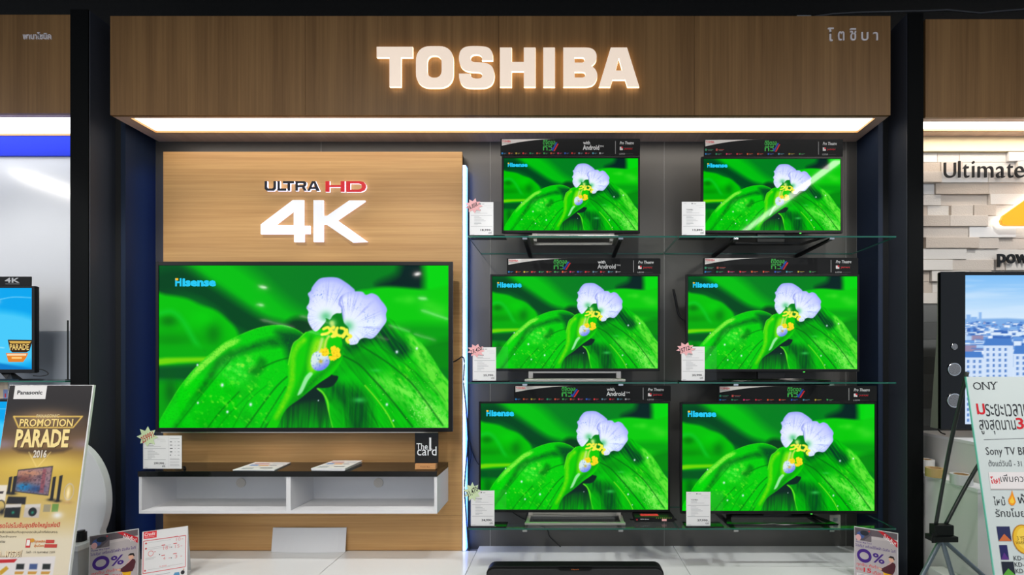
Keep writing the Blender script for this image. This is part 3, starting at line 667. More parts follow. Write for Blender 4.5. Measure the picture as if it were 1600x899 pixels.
# ================================================================ wooden headers with light panels
def header(x0, x1, y0, z0, z1, cuts, label, ly0, ly1, lx0, lx1, lm, yb):
    t = thing('sign_header', label, 'shop header', ((x0 + x1) / 2, y0, z0))
    ox, oy, oz = t.location
    xs = [x0] + cuts + [x1]
    for a, b in zip(xs, xs[1:]):
        MB().box(a + 0.0012 - ox, b - 0.0012 - ox, 0, 0.02, 0.0, z1 - oz).build('front_panel', WOODF, t)
    mb = MB()                                # underside board around the light panel, top board, end boards
    mb.box(x0 + .001 - ox, x1 - .001 - ox, 0.02, ly0 - oy, 0.0, 0.02).box(x0 + .001 - ox, x1 - .001 - ox, ly1 - oy, yb - oy, 0.0, 0.02)
    mb.box(x0 + .001 - ox, lx0 - ox, ly0 - oy, ly1 - oy, 0.0, 0.02).box(lx1 - ox, x1 - .001 - ox, ly0 - oy, ly1 - oy, 0.0, 0.02)
    mb.build('soffit_board', WOODS, t)
    MB().box(x0 + .001 - ox, x0 + .02 - ox, 0.02, yb - oy, 0.02, z1 - oz).box(x1 - .02 - ox, x1 - .001 - ox, 0.02, yb - oy, 0.02, z1 - oz).box(x0 + .02 - ox, x1 - .02 - ox, 0.02, yb - oy, z1 - oz - .02, z1 - oz).build('carcass', WOODF, t)
    MB().box(lx0 - ox, lx1 - ox, ly0 - oy, ly1 - oy, 0.012, 0.016).build('light_diffuser', lm, t)
    mb = MB(); e = 0.008                      # thin rim round the opening
    mb.box(lx0 - ox, lx1 - ox, ly1 - oy - e, ly1 - oy, -0.002, 0.012).box(lx0 - ox, lx0 + e - ox, ly0 - oy, ly1 - oy - e, -0.002, 0.012).box(lx1 - e - ox, lx1 - ox, ly0 - oy, ly1 - oy - e, -0.002, 0.012)
    mb.build('light_rim', WOODP, t)
    return t
WOODS = wood_mat('oak_veneer_bounce_lit', srgb(196, 166, 152), srgb(222, 196, 182), 1, rough=.3)  # paler than the header wood: bounced light painted into the underside
hz = PZ(25, 2.885)
header(XL, XR, 2.885, ZS, hz, [PX(477, 2.885), PX(779, 2.885), PX(1085, 2.885)], 'wide wooden header over the display carrying the large glowing white letters', 2.923, 3.108, PX(203, 2.923), PX(1369, 2.923), SOFL, YW)
zl = PZ(177, 2.885)
header(-5.2, -3.099, 2.885, zl, PZ(23, 2.885), [-4.2], 'wooden header of the left bay with small grey Thai letters', 2.935, 3.17, -5.1, -3.13, SOFC, 3.2)
zr = PZ(183, 2.885)
header(PX(1446, 2.885), 4.6, 2.885, zr, PZ(30, 2.885), [3.6], 'wooden header of the right bay above the stone wall', 2.945, 3.06, PX(1446, 2.885) + 0.02, 4.5, mat('lit_diffuser_right', (1, 1, 1, 1), 0.4, emit=(1.0, 0.9, 0.78, 1), strength=SOFFIT_POWER * 3.4), 3.2)

# ---- the large channel letters
LFACE = mat('warm_white_letter_face', srgb(230, 214, 198), 0.4, emit=srgb(240, 220, 202), strength=0.6)
LSIDE = mat('lit_letter_side', (1, 1, 1, 1), 0.4, emit=(1.0, 0.74, 0.42, 1), strength=2.6)
YL = 2.858
sign = thing('channel_letter_sign', 'large glowing white TOSHIBA letters on the wide wooden header', 'sign', (PX(794, YL), YL + .035, PZ(137, YL)))
def cA(x, y):
    p = P(580 + x / 7.273, 60 + y / 7.278, YL); return p.x - sign.location.x, p.z - sign.location.z
def cB(x, y):
    p = P(790 + x / 7.273, 60 + y / 7.278, YL); return p.x - sign.location.x, p.z - sign.location.z
def rr(x0, y0, x1, y1, rx, ry, n=8, e=2.3):
    out = []
    for cx, cy, a0 in ((x1 - rx, y0 + ry, -90), (x1 - rx, y1 - ry, 0), (x0 + rx, y1 - ry, 90), (x0 + rx, y0 + ry, 180)):
        for i in range(n + 1):
            a = math.radians(a0 + 90 * i / n); ca, sa = math.cos(a), math.sin(a)
            out.append((cx + rx * math.copysign(abs(ca) ** (2 / e), ca), cy + ry * math.copysign(abs(sa) ** (2 / e), sa)))
    return out
S_pts = [(1383, 250), (1383, 215), (1375, 160), (1335, 108), (1260, 90), (1130, 88), (1060, 102), (1016, 140), (998, 200), (1000, 262), (1020, 320), (1060, 358), (1115, 377), (1200, 383), (1242, 390), (1262, 418), (1247, 450), (1200, 457), (1158, 450), (1135, 430), (1128, 400), (998, 400), (1000, 455), (1020, 512), (1060, 550), (1130, 564), (1200, 566), (1300, 560), (1362, 530), (1392, 478), (1400, 410), (1385, 342), (1350, 300), (1290, 278), (1220, 271), (1160, 267), (1136, 247), (1130, 215), (1150, 190), (1195, 183), (1240, 192), (1258, 220), (1258, 250)]
def semi(pts, sharp):
    """Round the outline except at the corner points listed in sharp."""
    out = []; N = len(pts)
    for i in range(N):
        if i in sharp or (i + 1) % N in sharp: out.append(pts[i]); 
        if i in sharp and (i + 1) % N in sharp: continue
        p0, p1, p2, p3 = (Vector(pts[(i + k) % N]) for k in (-1, 0, 1, 2))
        if i in sharp: p0 = p1
        if (i + 1) % N in sharp: p3 = p2
        for t in ((0.25, 0.5, 0.75) if (i in sharp or (i + 1) % N in sharp) else (0, 0.25, 0.5, 0.75)):
            q = 0.5 * (2 * p1 + (p2 - p0) * t + (2 * p0 - 5 * p1 + 4 * p2 - p3) * t * t + (3 * p1 - p0 - 3 * p2 + p3) * t ** 3); out.append(tuple(q))
    return out
letters = [
    (cA, [[(62, 95), (472, 95), (472, 215), (340, 215), (340, 550), (207, 550), (207, 215), (62, 215)]]),
    (cA, [rr(508, 88, 935, 562, 165, 170), rr(637, 195, 800, 447, 78, 85)]),
    (cA, [semi(S_pts, {0, 20, 21, len(S_pts) - 1})]),
    (cB, [[(-65, 103), (70, 103), (70, 268), (207, 268), (207, 103), (340, 103), (340, 552), (207, 552), (207, 375), (70, 375), (70, 552), (-65, 552)]]),
    (cB, [[(428, 103), (560, 103), (560, 552), (428, 552)]]),
    (cB, [semi([(655, 103), (900, 103), (955, 108), (1000, 128), (1027, 165), (1035, 212), (1022, 268), (975, 315), (1020, 352), (1043, 415), (1030, 480), (990, 530), (930, 549), (880, 552), (655, 552)], {0, 1, 7, 13, 14}), [(785, 215), (870, 215), (890, 222), (900, 245), (890, 268), (870, 275), (785, 275)], [(785, 380), (875, 380), (898, 388), (908, 412), (898, 437), (875, 445), (785, 445)]]),
    (cB, [[(1195, 103), (1380, 103), (1520, 552), (1385, 552), (1360, 470), (1215, 470), (1190, 552), (1060, 552)], [(1287, 225), (1325, 365), (1252, 365)]]),
]
for cv, ol in letters:
    outline_letter('letter', ol, 0.014, -0.014, [LFACE, LSIDE], sign, cv)
sign.location.y = 2.872
ps = MB()
for q in (617, 678, 742, 790, 857, 892, 945): ps.cyl((PX(q, 2.87) - sign.location.x, 0.0, 0.02), 0.006, 0.0128, 1, 10)
ps.build('standoff_pin', CHROME, sign)

# ---- small grey Thai lettering on the headers
GLET = mat('grey_cut_letter', srgb(222, 216, 220), 0.4)
t = thing('thai_lettering', 'small grey Thai letters at the right end of the wide wooden header', 'sign', (PX(1295, 2.885), 2.885, PZ(64, 2.885)))
for ch, x0, x1, y0, y1 in (('โ', 1293.5, 1303, 43, 64), ('ต', 1309.5, 1319.5, 49, 63), ('ชิ', 1328, 1338, 44, 63), ('บ', 1346, 1357, 50, 63), ('า', 1364.5, 1372, 50, 62.5)):
    text_3d('letter', ch, PX(x0, 2.88) - t.location.x, PZ(y1, 2.88) - t.location.z, PX(x1, 2.88) - t.location.x, PZ(y0, 2.88) - t.location.z, -0.005, 0.005, [GLET], t, 0.01)
t = thing('thai_lettering', 'small grey Thai letters on the header of the left bay', 'sign', (PX(37, 2.885), 2.885, PZ(62, 2.885)))
text_3d('lettering', 'พานาโซนิค', 0, 0, PX(81, 2.88) - PX(37, 2.88), PZ(51, 2.88) - PZ(62, 2.88), -0.005, 0.005, [GLET], t, 0.02)

# ---- clutter on top of the headers
jb = MB().box(-0.045, 0.045, 0, 0.08, 0, 0.04).box(-0.035, 0.035, -0.004, 0, 0.006, 0.034)
o = jb.build('junction_box', GREYP, None, 0.004, loc=(PX(1256.5, 2.93), 2.93, hz)); tag(o, 'small grey junction box on top of the wide wooden header', 'junction box')
pts = [(1272, 26), (1300, 22), (1340, 19.5), (1380, 18.5), (1420, 17.5), (1450, 17), (1480, 15.5), (1510, 18.5), (1532, 20.5), (1555, 18), (1600, 14.5), (1660, 12)]
mb = MB().tube([P(x, y, 2.94 + 0.004 * i) for i, (x, y) in enumerate(pts)], 0.006, 6)
o = mb.build('power_cable', mat('dark_grey_cable', srgb(60, 62, 66), 0.5), None, smooth=True); tag(o, 'dark cable running over the headers from the junction box to the right', 'cable')

# ================================================================ white counter in modules
xs = [-2.78, -1.5, -0.612, 0.75, 2.0]
cl = ['white counter module at the left end below the wood wall', 'white counter module below the right half of the wood wall', 'white counter module behind the black soundbar', 'white counter module at the right end with the card stand']
for i, (a, b) in enumerate(zip(xs, xs[1:])):
    t = thing('counter_module', cl[i], 'counter', ((a + b) / 2, 2.88, 0), 0, 'white counter modules'); w = (b - a) / 2 - 0.0015
    yb = (3.15 if i < 2 else 3.23) - 2.88
    MB().box(-w, w, -0.33, yb, CT - 0.025, CT).build('countertop', WLAM, t, 0.0015)
    MB().box(-w + .004, w - .004, -0.31, yb - .02, 0.06, CT - 0.025).build('cabinet_body', WMATT, t)
    MB().box(-w + .004, w - .004, -0.27, yb - .02, 0.0, 0.06).build('plinth', BLACK, t)

# ================================================================ wood wall with its lit lettering and light strips
YPn = 3.15
px0, px1 = PX(255, YPn), PX(722, YPn); pz1 = PZ(237, YPn)
t = thing('wood_wall_panel', 'light oak wall panel behind the largest television', 'wall panel', ((px0 + px1) / 2, YPn, CT))
zsm = [CT + 0.0005, PZ(806, YPn), PZ(521, YPn), pz1]
for a, b in zip(zsm, zsm[1:]):
    MB().box(px0 - t.location.x, px1 - t.location.x, 0, 0.022, a + .001 - CT, b - .001 - CT).build('veneer_board', WOODP, t, 0.001)
MB().box(px0 + .006 - t.location.x, px1 - .006 - t.location.x, 0.022, YW - YPn, 0.0, pz1 - CT - .004).build('backing_frame', BLACK, t)
def led_strip(x0, x1, y0, y1, z0, z1, label, face):
    t = thing('led_strip', label, 'light strip', ((x0 + x1) / 2, (y0 + y1) / 2, z0), 0, 'light strips on the edges of the wood wall')
    w, d = (x1 - x0) / 2, (y1 - y0) / 2
    MB().box(-w, w, -d, d, 0, z1 - z0).build('channel', GREYP, t)
    if face == 'front':
        mb = MB().box(-w, w + .0005, -d - .002, -d, 0.001, z1 - z0 - 0.001); n = int((z1 - z0) / .03)
        for i in range(n): mb.box(-w * .3, w * .3, -d - .0035, -d - .002, .008 + i * .03, .022 + i * .03, 1)
        mb.build('light_tape', [LEDM, mat('led_diode', (1, 1, 1, 1), .4, emit=(0.80, 0.90, 1, 1), strength=LED_POWER * .8)], t)
        MB().box(w, w + .002, -d * .8, d * .8, 0.001, z1 - z0 - 0.001).build('side_light_tape', LEDB, t)
    else:
        MB().box(-w - .002, -w, -d, d, 0.001, z1 - z0 - 0.001).build('light_tape', LEDB, t)
LEDB = mat('blue_led_light', (1, 1, 1, 1), .4, emit=(0.06, 0.22, 1.0, 1), strength=LED_POWER * 1.1)
led_strip(px1 + .006, px1 + .026, 3.142, 3.2, CT + .002, PZ(258, 3.14), 'bright bluish white light strip along the right edge of the wood wall', 'front')
led_strip(px0 - .012, px0 - .001, 3.19, 3.222, CT + .002, PZ(262, 3.19), 'blue light strip along the left edge of the wood wall', 'left')

def lit_word(name, label, parts, y_off):
    t = thing(name, label, 'sign', (PX(490, 3.12), YPn, PZ(378, 3.12)))
    def cv(x, y):
        p = P(400 + x / 7.49, 270 + y / 7.49, 3.128); return p.x - t.location.x, p.z - t.location.z
    for ol, m in parts: outline_letter('letter', ol, 0.012, -0.022, m, t, cv)
    return t
WSIDE = mat('cool_lit_letter_side', (1, 1, 1, 1), .4, emit=(0.62, 0.70, 1.0, 1), strength=1.5)
WFACE = mat('cool_white_letter_face', srgb(240, 242, 246), .4, emit=(0.86, 0.91, 1.0, 1), strength=0.35)
NAVY = mat('navy_letter_face', srgb(26, 30, 44), .35); RED = mat('red_letter_face', srgb(236, 30, 44), .35)
d_, r_ = [NAVY, WSIDE], [RED, WSIDE]
lit_word('lit_lettering', 'ULTRA HD letters, half navy and half red, on the wood wall', [
    ([[(100, 98), (132, 98), (132, 172), (145, 184), (190, 184), (204, 172), (204, 98), (236, 98), (236, 188), (212, 212), (125, 212), (100, 190)]], d_),
    ([[(250, 98), (281, 98), (281, 184), (357, 184), (357, 212), (250, 212)]], d_),
    ([[(315, 98), (447, 98), (447, 126), (401, 126), (401, 212), (368, 212), (368, 126), (315, 126)]], d_),
    ([[(460, 98), (565, 98), (588, 112), (592, 130), (588, 152), (572, 166), (597, 212), (560, 212), (537, 172), (492, 172), (492, 212), (460, 212)], [(492, 124), (550, 124), (557, 134), (550, 146), (492, 146)]], d_),
    ([[(655, 98), (695, 98), (748, 214), (706, 214), (696, 192), (642, 192), (630, 214), (600, 214)], [(674, 126), (690, 166), (652, 166)]], d_),
    ([[(812, 98), (862, 98), (862, 145), (990, 145), (990, 98), (1040, 98), (1040, 225), (990, 225), (990, 170), (862, 170), (862, 225), (812, 225)]], r_),
    ([[(1055, 98), (1215, 98), (1262, 110), (1287, 140), (1290, 172), (1275, 205), (1230, 226), (1055, 226)], [(1105, 127), (1200, 127), (1232, 140), (1240, 163), (1230, 186), (1200, 198), (1105, 198)]], r_)], 0)
lit_word('lit_lettering', 'large white backlit 4K letters on the wood wall', [
    ([[(430, 320), (555, 320), (555, 620), (630, 620), (630, 715), (560, 715), (560, 810), (445, 810), (445, 718), (55, 718), (55, 605)], [(440, 445), (440, 615), (220, 615)]], [WFACE, WSIDE]),
    ([[(672, 322), (785, 322), (785, 505), (830, 505), (1090, 325), (1275, 325), (1275, 335), (950, 555), (1305, 808), (1130, 815), (820, 605), (785, 605), (785, 808), (672, 808)]], [WFACE, WSIDE])], 0)
# ================================================================ televisions
FLOWER = picture_mesh('screen', paint_flower(), SCREEN)
CYAN = (38, 200, 244)
def screen_logo(parent):
    p = Pr()
    p.text('H', 0.0, 0.0, 0.155, 1.0, CYAN, 0.045, res=2); p.rect(0.008, .70, .072, 1.02, (0, 120, 30)); p.rect(0.006, .74, .074, 1.0, (250, 190, 40))
    p.text('isense', 0.175, -0.02, 1.0, 1.0, CYAN, 0.05, res=2)
    return p
def television(name, label, bx, Yf, group, sc=None, thick=0.05, chin=None, mesh=FLOWER, logo=True, bez=(3, 3, 3, 4), foot=None, zs=0.0, cat='television', skin=None):
    """bx: outer frame in picture pixels at depth Yf; bez: left, top, right, bottom frame widths in pixels."""
    x0, x1, z1, z0 = PX(bx[0], Yf), PX(bx[1], Yf), PZ(bx[2], Yf), PZ(bx[3], Yf)
    t = thing(name, label, cat, ((x0 + x1) / 2, Yf, zs if foot else z0), 0, group); ox, oy, oz = t.location
    k = Yf / F; l, tp, r, b = [q * k for q in bez]
    X0, X1, Z0, Z1 = x0 - ox, x1 - ox, z0 - oz, z1 - oz
    mb = MB(); d = 0.018
    mb.box(X0, X0 + l, 0, d, Z0, Z1).box(X1 - r, X1, 0, d, Z0, Z1).box(X0 + l, X1 - r, 0, d, Z1 - tp, Z1).box(X0 + l, X1 - r, 0, d, Z0, Z0 + b)
    mb.build('bezel', skin or BSATIN, t, 0.0015)
    s = sheet('screen', mesh, t, X0 + l, X1 - r, Z0 + b, Z1 - tp, 0.005)
    if logo:
        W, H = X1 - r - X0 - l, Z1 - tp - Z0 - b
        small = (X1 - X0) < 1.5
        o = screen_logo(s).build('screen_logo', SCRINK, s, (0.030, -0.0008, 0.880) if small else (0.056, -0.0008, 0.872)); o.scale = (0.148, 1, 0.058) if small else (0.141, 1, 0.05); o['label'] = 'cyan lettering on the screen'
    mb = MB().box(X0 + .002, X1 - .002, 0.006, d + .012, Z0 + .002, Z1 - .002).box(X0 + (X1 - X0) * .12, X1 - (X1 - X0) * .12, d + .012, thick, Z0 + (Z1 - Z0) * .06, Z0 + (Z1 - Z0) * .7)
    mb.build('rear_housing', BPLAS, t, 0.004)
    if chin: MB().box(X0 + .03, X1 - .1, 0.006, 0.03, Z0 - chin, Z0 - .0005).build('silver_strip', SILVER, t, 0.001)
    if foot:
        kind, f0, f1 = foot; a, c = PX(f0, 2.86) - ox, PX(f1, 2.86) - ox; yf, yb = 2.845 - oy, 3.03 - oy; h = 0.017
        if kind == 'silver':
            mb = MB().box(a, c, yf, yf + .022, 0.001, h).box(a + .005, a + .027, yf + .022, yb - .014, 0.001, h).box(c - .027, c - .005, yf + .022, yb - .014, 0.001, h).box(a + .005, c - .005, yb - .014, yb, 0.001, h)
            mb.build('foot_frame', SILVER, t, 0.003)
            gp = Z0 - 0.001
            MB().box(a + .012, a + .042, 0.004, .03, h, gp).box(c - .042, c - .012, 0.004, .03, h, gp).box(a + .042, c - .042, 0.006, .022, gp - .014, gp).build('foot_post', SILVER, t, 0.002)
        else:
            mb = MB()
            for q0, q1 in (((a, yf), (a + .06, yb)), ((c, yf), (c - .06, yb))):
                s_ = 1 if q1[0] > q0[0] else -1; w = .03 * s_
                pl = [(q0[0], q0[1]), (q0[0] + w, q0[1]), (q1[0] + w, q1[1]), (q1[0], q1[1])]
                mb.prism_z(pl if s_ > 0 else pl[::-1], 0.001, .012)
            mb.box(a + .03, c - .03, yf, yf + .02, 0.001, .012).box(a + .085, c - .085, yb - .035, yb, 0.001, .014)
            mb.build('foot_frame', BGLOSS, t, 0.002)
            MB().box(-.09, .09, 0.015, .04, .014, Z0 + .03).build('neck', BPLAS, t, 0.003)
            MB().box(c - .1, c - .09, -.001, .004, Z0 - .004, Z0 - .0005).build('status_light', mat('green_status_light', (0, 1, 0, 1), .4, emit=(.1, 1, .1, 1), strength=1.5), t)
    return t

big = television('television', 'largest television, mounted on the wood wall above the white media console', (243, 707, 409, 675), 3.03, None, thick=0.085, bez=(4.5, 6, 6.5, 6), chin=0.009)
MB().box(-.4, .4, .085, .1195, .35, .75).box(-.36, -.3, .0852, .1, .25, .85).build('wall_mount', BPLAS, big)

Z3, Z2, Z1 = PZ(826, 2.8), PZ(597.5, 2.8), PZ(369, 2.8)          # shelf top heights
TVG = 'televisions on the glass shelves'
tvs = [('silver', 'television on the topmost glass shelf next to the wood wall', (784, 1000, 244, 364), Z1, (826, 966)),
       ('black', 'television on the topmost glass shelf, in the column nearer the stone wall', (1096, 1317, 245, 364), Z1, (1140, 1290)),
       ('silver', 'television on the middle glass shelf next to the wood wall', (766, 1031, 429, 580), Z2, (820, 977)),
       ('black', 'television on the middle glass shelf, in the column nearer the stone wall', (1072, 1343, 429, 581), Z2, (1120, 1296)),
       ('silver', 'television on the lowest glass shelf next to the wood wall', (748, 1047, 628, 801), Z3, (820, 977)),
       ('black', 'television on the lowest glass shelf, in the column nearer the stone wall', (1063, 1370, 629, 803), Z3, (1134, 1308))]
for kind, lab, bx, z, ft in tvs:
    television('television', lab, bx, 2.98, TVG, foot=(kind, ft[0], ft[1]), zs=z)

# ================================================================ header cards on the televisions
G_, W_, R_ = (70, 200, 84), (226, 226, 226), (214, 40, 52)
def header_card(label, bx, android, two_rows):
    Y = 2.985; x0, x1, z1, z0 = PX(bx[0], Y), PX(bx[1], Y), PZ(bx[2], Y), PZ(bx[3], Y); w, h = x1 - x0, z1 - z0
    t = thing('header_card', label, 'promotional card', (x0, Y, z0 + .0005), 0, 'black header cards standing on the televisions')
    r = .006; pts = [(0, 0), (w, 0), (w, h - r), (w - r * .3, h - r * .3), (w - r, h), (r, h), (r * .3, h - r * .3), (0, h - r)]
    MB().prism(pts, 0, .006).build('board', mat('black_card', srgb(26, 27, 28), .55, spec=.15), t)
    p = Pr(w, h)
    curve = [(0.01, .96), (.40, .985)] + [(.40 - .39 * i / 10, .985 - .40 * (i / 10) ** 1.9) for i in range(1, 11)]
    p.poly(curve, (222, 216, 212))
    p.text('TOSHIBA', .012, .78, .074, .91, R_, .03); p.rect(.012, .72, .075, .735, (90, 90, 90))
    cx = .41 if not android else .41
    sx = .132 if not android else 0.0
    p.text('ดิจิตอล', .305 + sx, .65, .392 + sx, .92, G_, .008); p.text('ทีวี', .305 + sx, .30, .372 + sx, .62, G_, .008)
    p.line((.372 + sx, .30), (.402 + sx, .78), .012, (40, 76, 170)); p.line((.384 + sx, .26), (.412 + sx, .70), .01, R_); p.line((.366 + sx, .46), (.375 + sx, .28), .01, (40, 76, 170))
    if android:
        p.text('with', .592, .66, .642, .87, W_, .018); p.text('Android', .590, .33, .708, .63, W_, .022); p.text('TM', .712, .50, .738, .60, W_, 0)
    p.rect(.822, .10, .826, .86, (150, 150, 150))
    p.text('Pro Theatre', .855, .66, .955, .84, W_, .012, .3); p.rect(.862, .595, .94, .605, (70, 70, 70))
    p.rect(.855, .32, .877, .52, (226, 222, 222)); p.rect(.866, .42, .877, .52, R_); p.rect(.882, .47, .95, .485, (90, 90, 90)); p.text('JAPAN', .886, .33, .944, .44, R_, .012)
    p.text('L5550', .852, .06, .892, .15, (190, 190, 190), .0); p.rect(.896, .09, .95, .10, (96, 96, 96))
    cols = [(40, 140, 210), (224, 100, 50), (200, 180, 60), (220, 60, 60), (50, 160, 110), (226, 90, 60), (70, 170, 90), (226, 100, 60), (220, 60, 110), (50, 100, 200), (220, 60, 60), (120, 160, 180), (220, 60, 70), (90, 170, 190), (200, 200, 200)]
    n = 15 if android else 10
    for i in range(n):
        u = .008 + i * (.75 / n); c = cols[(i * (1 if android else 4)) % 15]
        p.rect(u, .08, u + .010, .18, c); p.rect(u + .013, .12, u + .013 + .30 / n, .155, tuple(int(q * .75) for q in c)); p.rect(u + .016, .08, u + .012 + .2 / n, .10, (120, 120, 120))
    if two_rows:
        for u, c in ((.008, (50, 150, 110)), (.085, (200, 90, 80))):
            p.rect(u, .31, u + .012, .44, c); p.rect(u + .016, .37, u + .058, .41, tuple(int(q * .8) for q in c)); p.rect(u + .02, .32, u + .05, .345, (120, 120, 120))
    p.build('print', INK, t, (0, -.0003, 0)); return t
hc = [('black header card reading with Android, on the uppermost television beside the wood wall', (782, 1000, 217, 243.4), 1, 0),
      ('black header card without Android lettering, on the uppermost television nearer the stone wall', (1100, 1317, 218, 244.4), 0, 1),
      ('black header card reading with Android, on the middle television beside the wood wall', (792, 1032, 404, 428.4), 1, 0),
      ('black header card without Android lettering, on the middle television nearer the stone wall', (1099, 1341, 403, 428.4), 0, 1),
      ('black header card reading with Android, on the lowest television beside the wood wall', (803, 1048, 603, 627.4), 1, 0),
      ('black header card without Android lettering, on the lowest television nearer the stone wall', (1122, 1370, 603.5, 628.4), 0, 1)]
for a in hc: header_card(*a)

# ================================================================ glass shelves on brackets
SG = 'glass shelves of the display'
LV = [('top', Z1), ('middle', Z2), ('bottom', Z3)]
for nm, z in LV:
    for x0, x1, side in ((-.598, .676, 'beside the wood wall'), (.684, 2.004, 'nearer the stone wall')):
        t = thing('glass_shelf', f'{nm} clear glass shelf in the column {side}', 'shelf', ((x0 + x1) / 2, 3.0, z), 0, SG); w = (x1 - x0) / 2
        yf, yb = -.2, YW - .002 - 3.0; th = .009
        mb = MB(); mb.add([(-w, yf, 0), (w, yf, 0), (w, yb, 0), (-w, yb, 0), (-w, yf, -th), (w, yf, -th), (w, yb, -th), (-w, yb, -th)], [(0, 1, 2, 3), (7, 6, 5, 4)], 0)
        mb.add([(-w, yf, 0), (w, yf, 0), (w, yb, 0), (-w, yb, 0), (-w, yf, -th), (w, yf, -th), (w, yb, -th), (-w, yb, -th)], [(4, 5, 1, 0), (5, 6, 2, 1), (6, 7, 3, 2), (7, 4, 0, 3)], 1)
        mb.build('glass_pane', [GLASS, GEDGE], t)
        for bxp in ((PX(820, 2.8), PX(970, 2.8)) if x0 < 0 else (PX(1150, 2.8), PX(1300, 2.8))):
            bx = bxp - t.location.x
            br = MB().hexa([(bx - .012, yf + .004, -th - .012), (bx + .012, yf + .004, -th - .012), (bx + .012, yb, -th - .022), (bx - .012, yb, -th - .022)], [(bx - .012, yf + .004, -th - .0005), (bx + .012, yf + .004, -th - .0005), (bx + .012, yb, -th - .0005), (bx - .012, yb, -th - .0005)]).build('bracket', BPLAS, t, 0.001)
            MB().cyl((bx, yf + .03, -th - .0135), .008, .003, 2, 12).box(bx - .014, bx + .014, yf - .001, yf + .004, -th - .012, -th - .001).build('clamp', CHROME, br)

# ================================================================ price cards in acrylic holders
def burst(w, h, n=9, seed=1, rot=.3):
    rg = random.Random(seed); out = []
    for i in range(2 * n):
        a = rot + math.pi * i / n; r = (1.0 + .12 * rg.random()) if i % 2 == 0 else .66
        out.append((w / 2 * r * math.cos(a), h / 2 * r * math.sin(a)))
    return out
def price_card(label, bx, Y, zb, price, acr, star=None, wide=False, word=None):
    x0, x1, z1 = PX(bx[0], Y), PX(bx[1], Y), PZ(bx[2], Y); w, h = x1 - x0, z1 - zb - .008
    t = thing('price_card', label, 'price card', (x0, Y, zb), 0, 'price cards in acrylic holders')
    aw = (PX(acr, Y) - x0) if acr else w
    if not wide: MB().box(-.004, aw + .002, -.012, .075, 0.0005, .008).build('holder_foot', BGLOSS, t, .001)
    else: MB().box(-.004, aw + .004, -.006, .03, 0.0005, .008).build('holder_foot', ACRYL, t, .001)
    MB().box(0, aw, .003, .006, .008, .008 + h + .004).build('acrylic_panel', ACRYL, t)
    pc = MB().box(.001, w, -.0005, .0005, .0085, .008 + h).build('paper', PAPER, t)
    p = Pr(w, h); g, dk = (150, 150, 152), (70, 72, 76)
    W = .62 if wide else 1.0
    p.rect(.42 * W, .93, .47 * W, .96, dk); p.rect(.50 * W, .935, .62 * W, .95, g); p.rect(.08, .945, .2 * W, .955, (190, 190, 190))
    p.rect(.60 * W, .885, .92 * W, .89, (180, 180, 180)); p.rect(.72 * W, .825, .95 * W, .83, (180, 180, 180))
    p.text('TOSHIBA', .20 * W, .745, .48 * W, .785, dk, .01)
    for i, (y, u) in enumerate(((.70, .45), (.665, .75), (.60, .95), (.56, .42), (.52, .5), (.475, .6), (.435, .68), (.395, .48), (.355, .5), (.315, .36), (.27, .95))):
        p.rect((.06 if u > .9 else .2) * W, y, u * W, y + .009, (176, 178, 180) if i % 2 else (150, 152, 156))
    p.text(price, .46 * W, .125, .88 * W, .195, (52, 52, 56), .02); p.rect(.90 * W, .13, .95 * W, .14, g)
    p.text('/Each' if False else 'บาท', .80 * W, .05, .93 * W, .10, (70, 70, 74), .02)
    p.rect(.05, .025, .2 * W, .032, g)
    if wide:
        p.rect(.66, .02, .663, .98, (200, 200, 200))
        for i in range(5):
            y = .80 - i * .10; p.rect(.70, y, .70 + (.05, .06, .07, .06, .03)[i], y + .025, dk if i > 1 else g); p.rect(.82, y + .005, .85, y + .015, g); p.rect(.90, y + .004, .95, y + .018, g)
        for y in (.30, .27, .20, .13, .09): p.rect(.70, y, .95 - .3 * (y % .09), y + .008, g)
        p.rect(.70, .91, .95, .918, g)
    p.build('print', INK, pc, (0, -.0007, .008))
    if star:
        cx, cy, sw, sh, col, edge, ink, txt, rot = star
        X, Z = PX(cx, Y) - x0, PZ(cy, Y) - zb; k = Y / F
        st = MB().prism([(a, b) for a, b in burst(sw * k, sh * k, 8 if wide else 9, len(txt) + int(cx), .25 + rot)], -.0028, -.0018).build('starburst', mat('paper_%s' % col[0], srgb(*col[1]), .6), t, loc=(X, 0, Z))
        st['label'] = 'star-shaped %s paper sticker with a handwritten price' % col[0]
        q = Pr(k, k); q.text(txt, -sw * .36, -sh * .18, sw * .36, sh * .16, ink, .015, .25, rot)
        q.build('handwriting', INK, st, (0, -.003, 0))
    return t
PINK, GRN = ('pink', (236, 176, 178)), ('pale_green', (206, 224, 180))
price_card('price card of 299,990 with a green star, on the white media console', (223.5, 284, 681), 2.905, PZ(736.6, 2.877) + .001, '299,990', None, (231, 683, 31, 30, GRN, None, (190, 30, 40), '259991', .5), wide=True)
price_card('price card of 18,990 with a pink star, on the top glass shelf', (733.5, 771, 316), 2.82, Z1, '18,990', 789, (740, 322, 27, 22, PINK, None, (30, 26, 30), '16,858.-', .42))
price_card('price card of 13,890 without a star, on the top glass shelf', (1065, 1102, 315.5), 2.82, Z1, '13,890', 1120)
price_card('price card of 25,990 with a pink star, on the middle glass shelf', (738.5, 775, 543), 2.82, Z2, '25,990', 794, (744, 548, 27, 21, PINK, None, (30, 26, 30), '23,420', .38))
price_card('price card of 20,990 with a pink star, on the middle glass shelf', (1064.5, 1101, 542), 2.82, Z2, '20,990', 1120, (1071, 545.5, 29, 20, PINK, None, (30, 26, 30), '15712.-', .35))
price_card('price card of 34,990 with a green star, on the lowest glass shelf', (735.5, 772.5, 767), 2.82, Z3, '34,990', 791, (738, 769, 27, 29, GRN, None, (40, 44, 36), '31,470', .6))
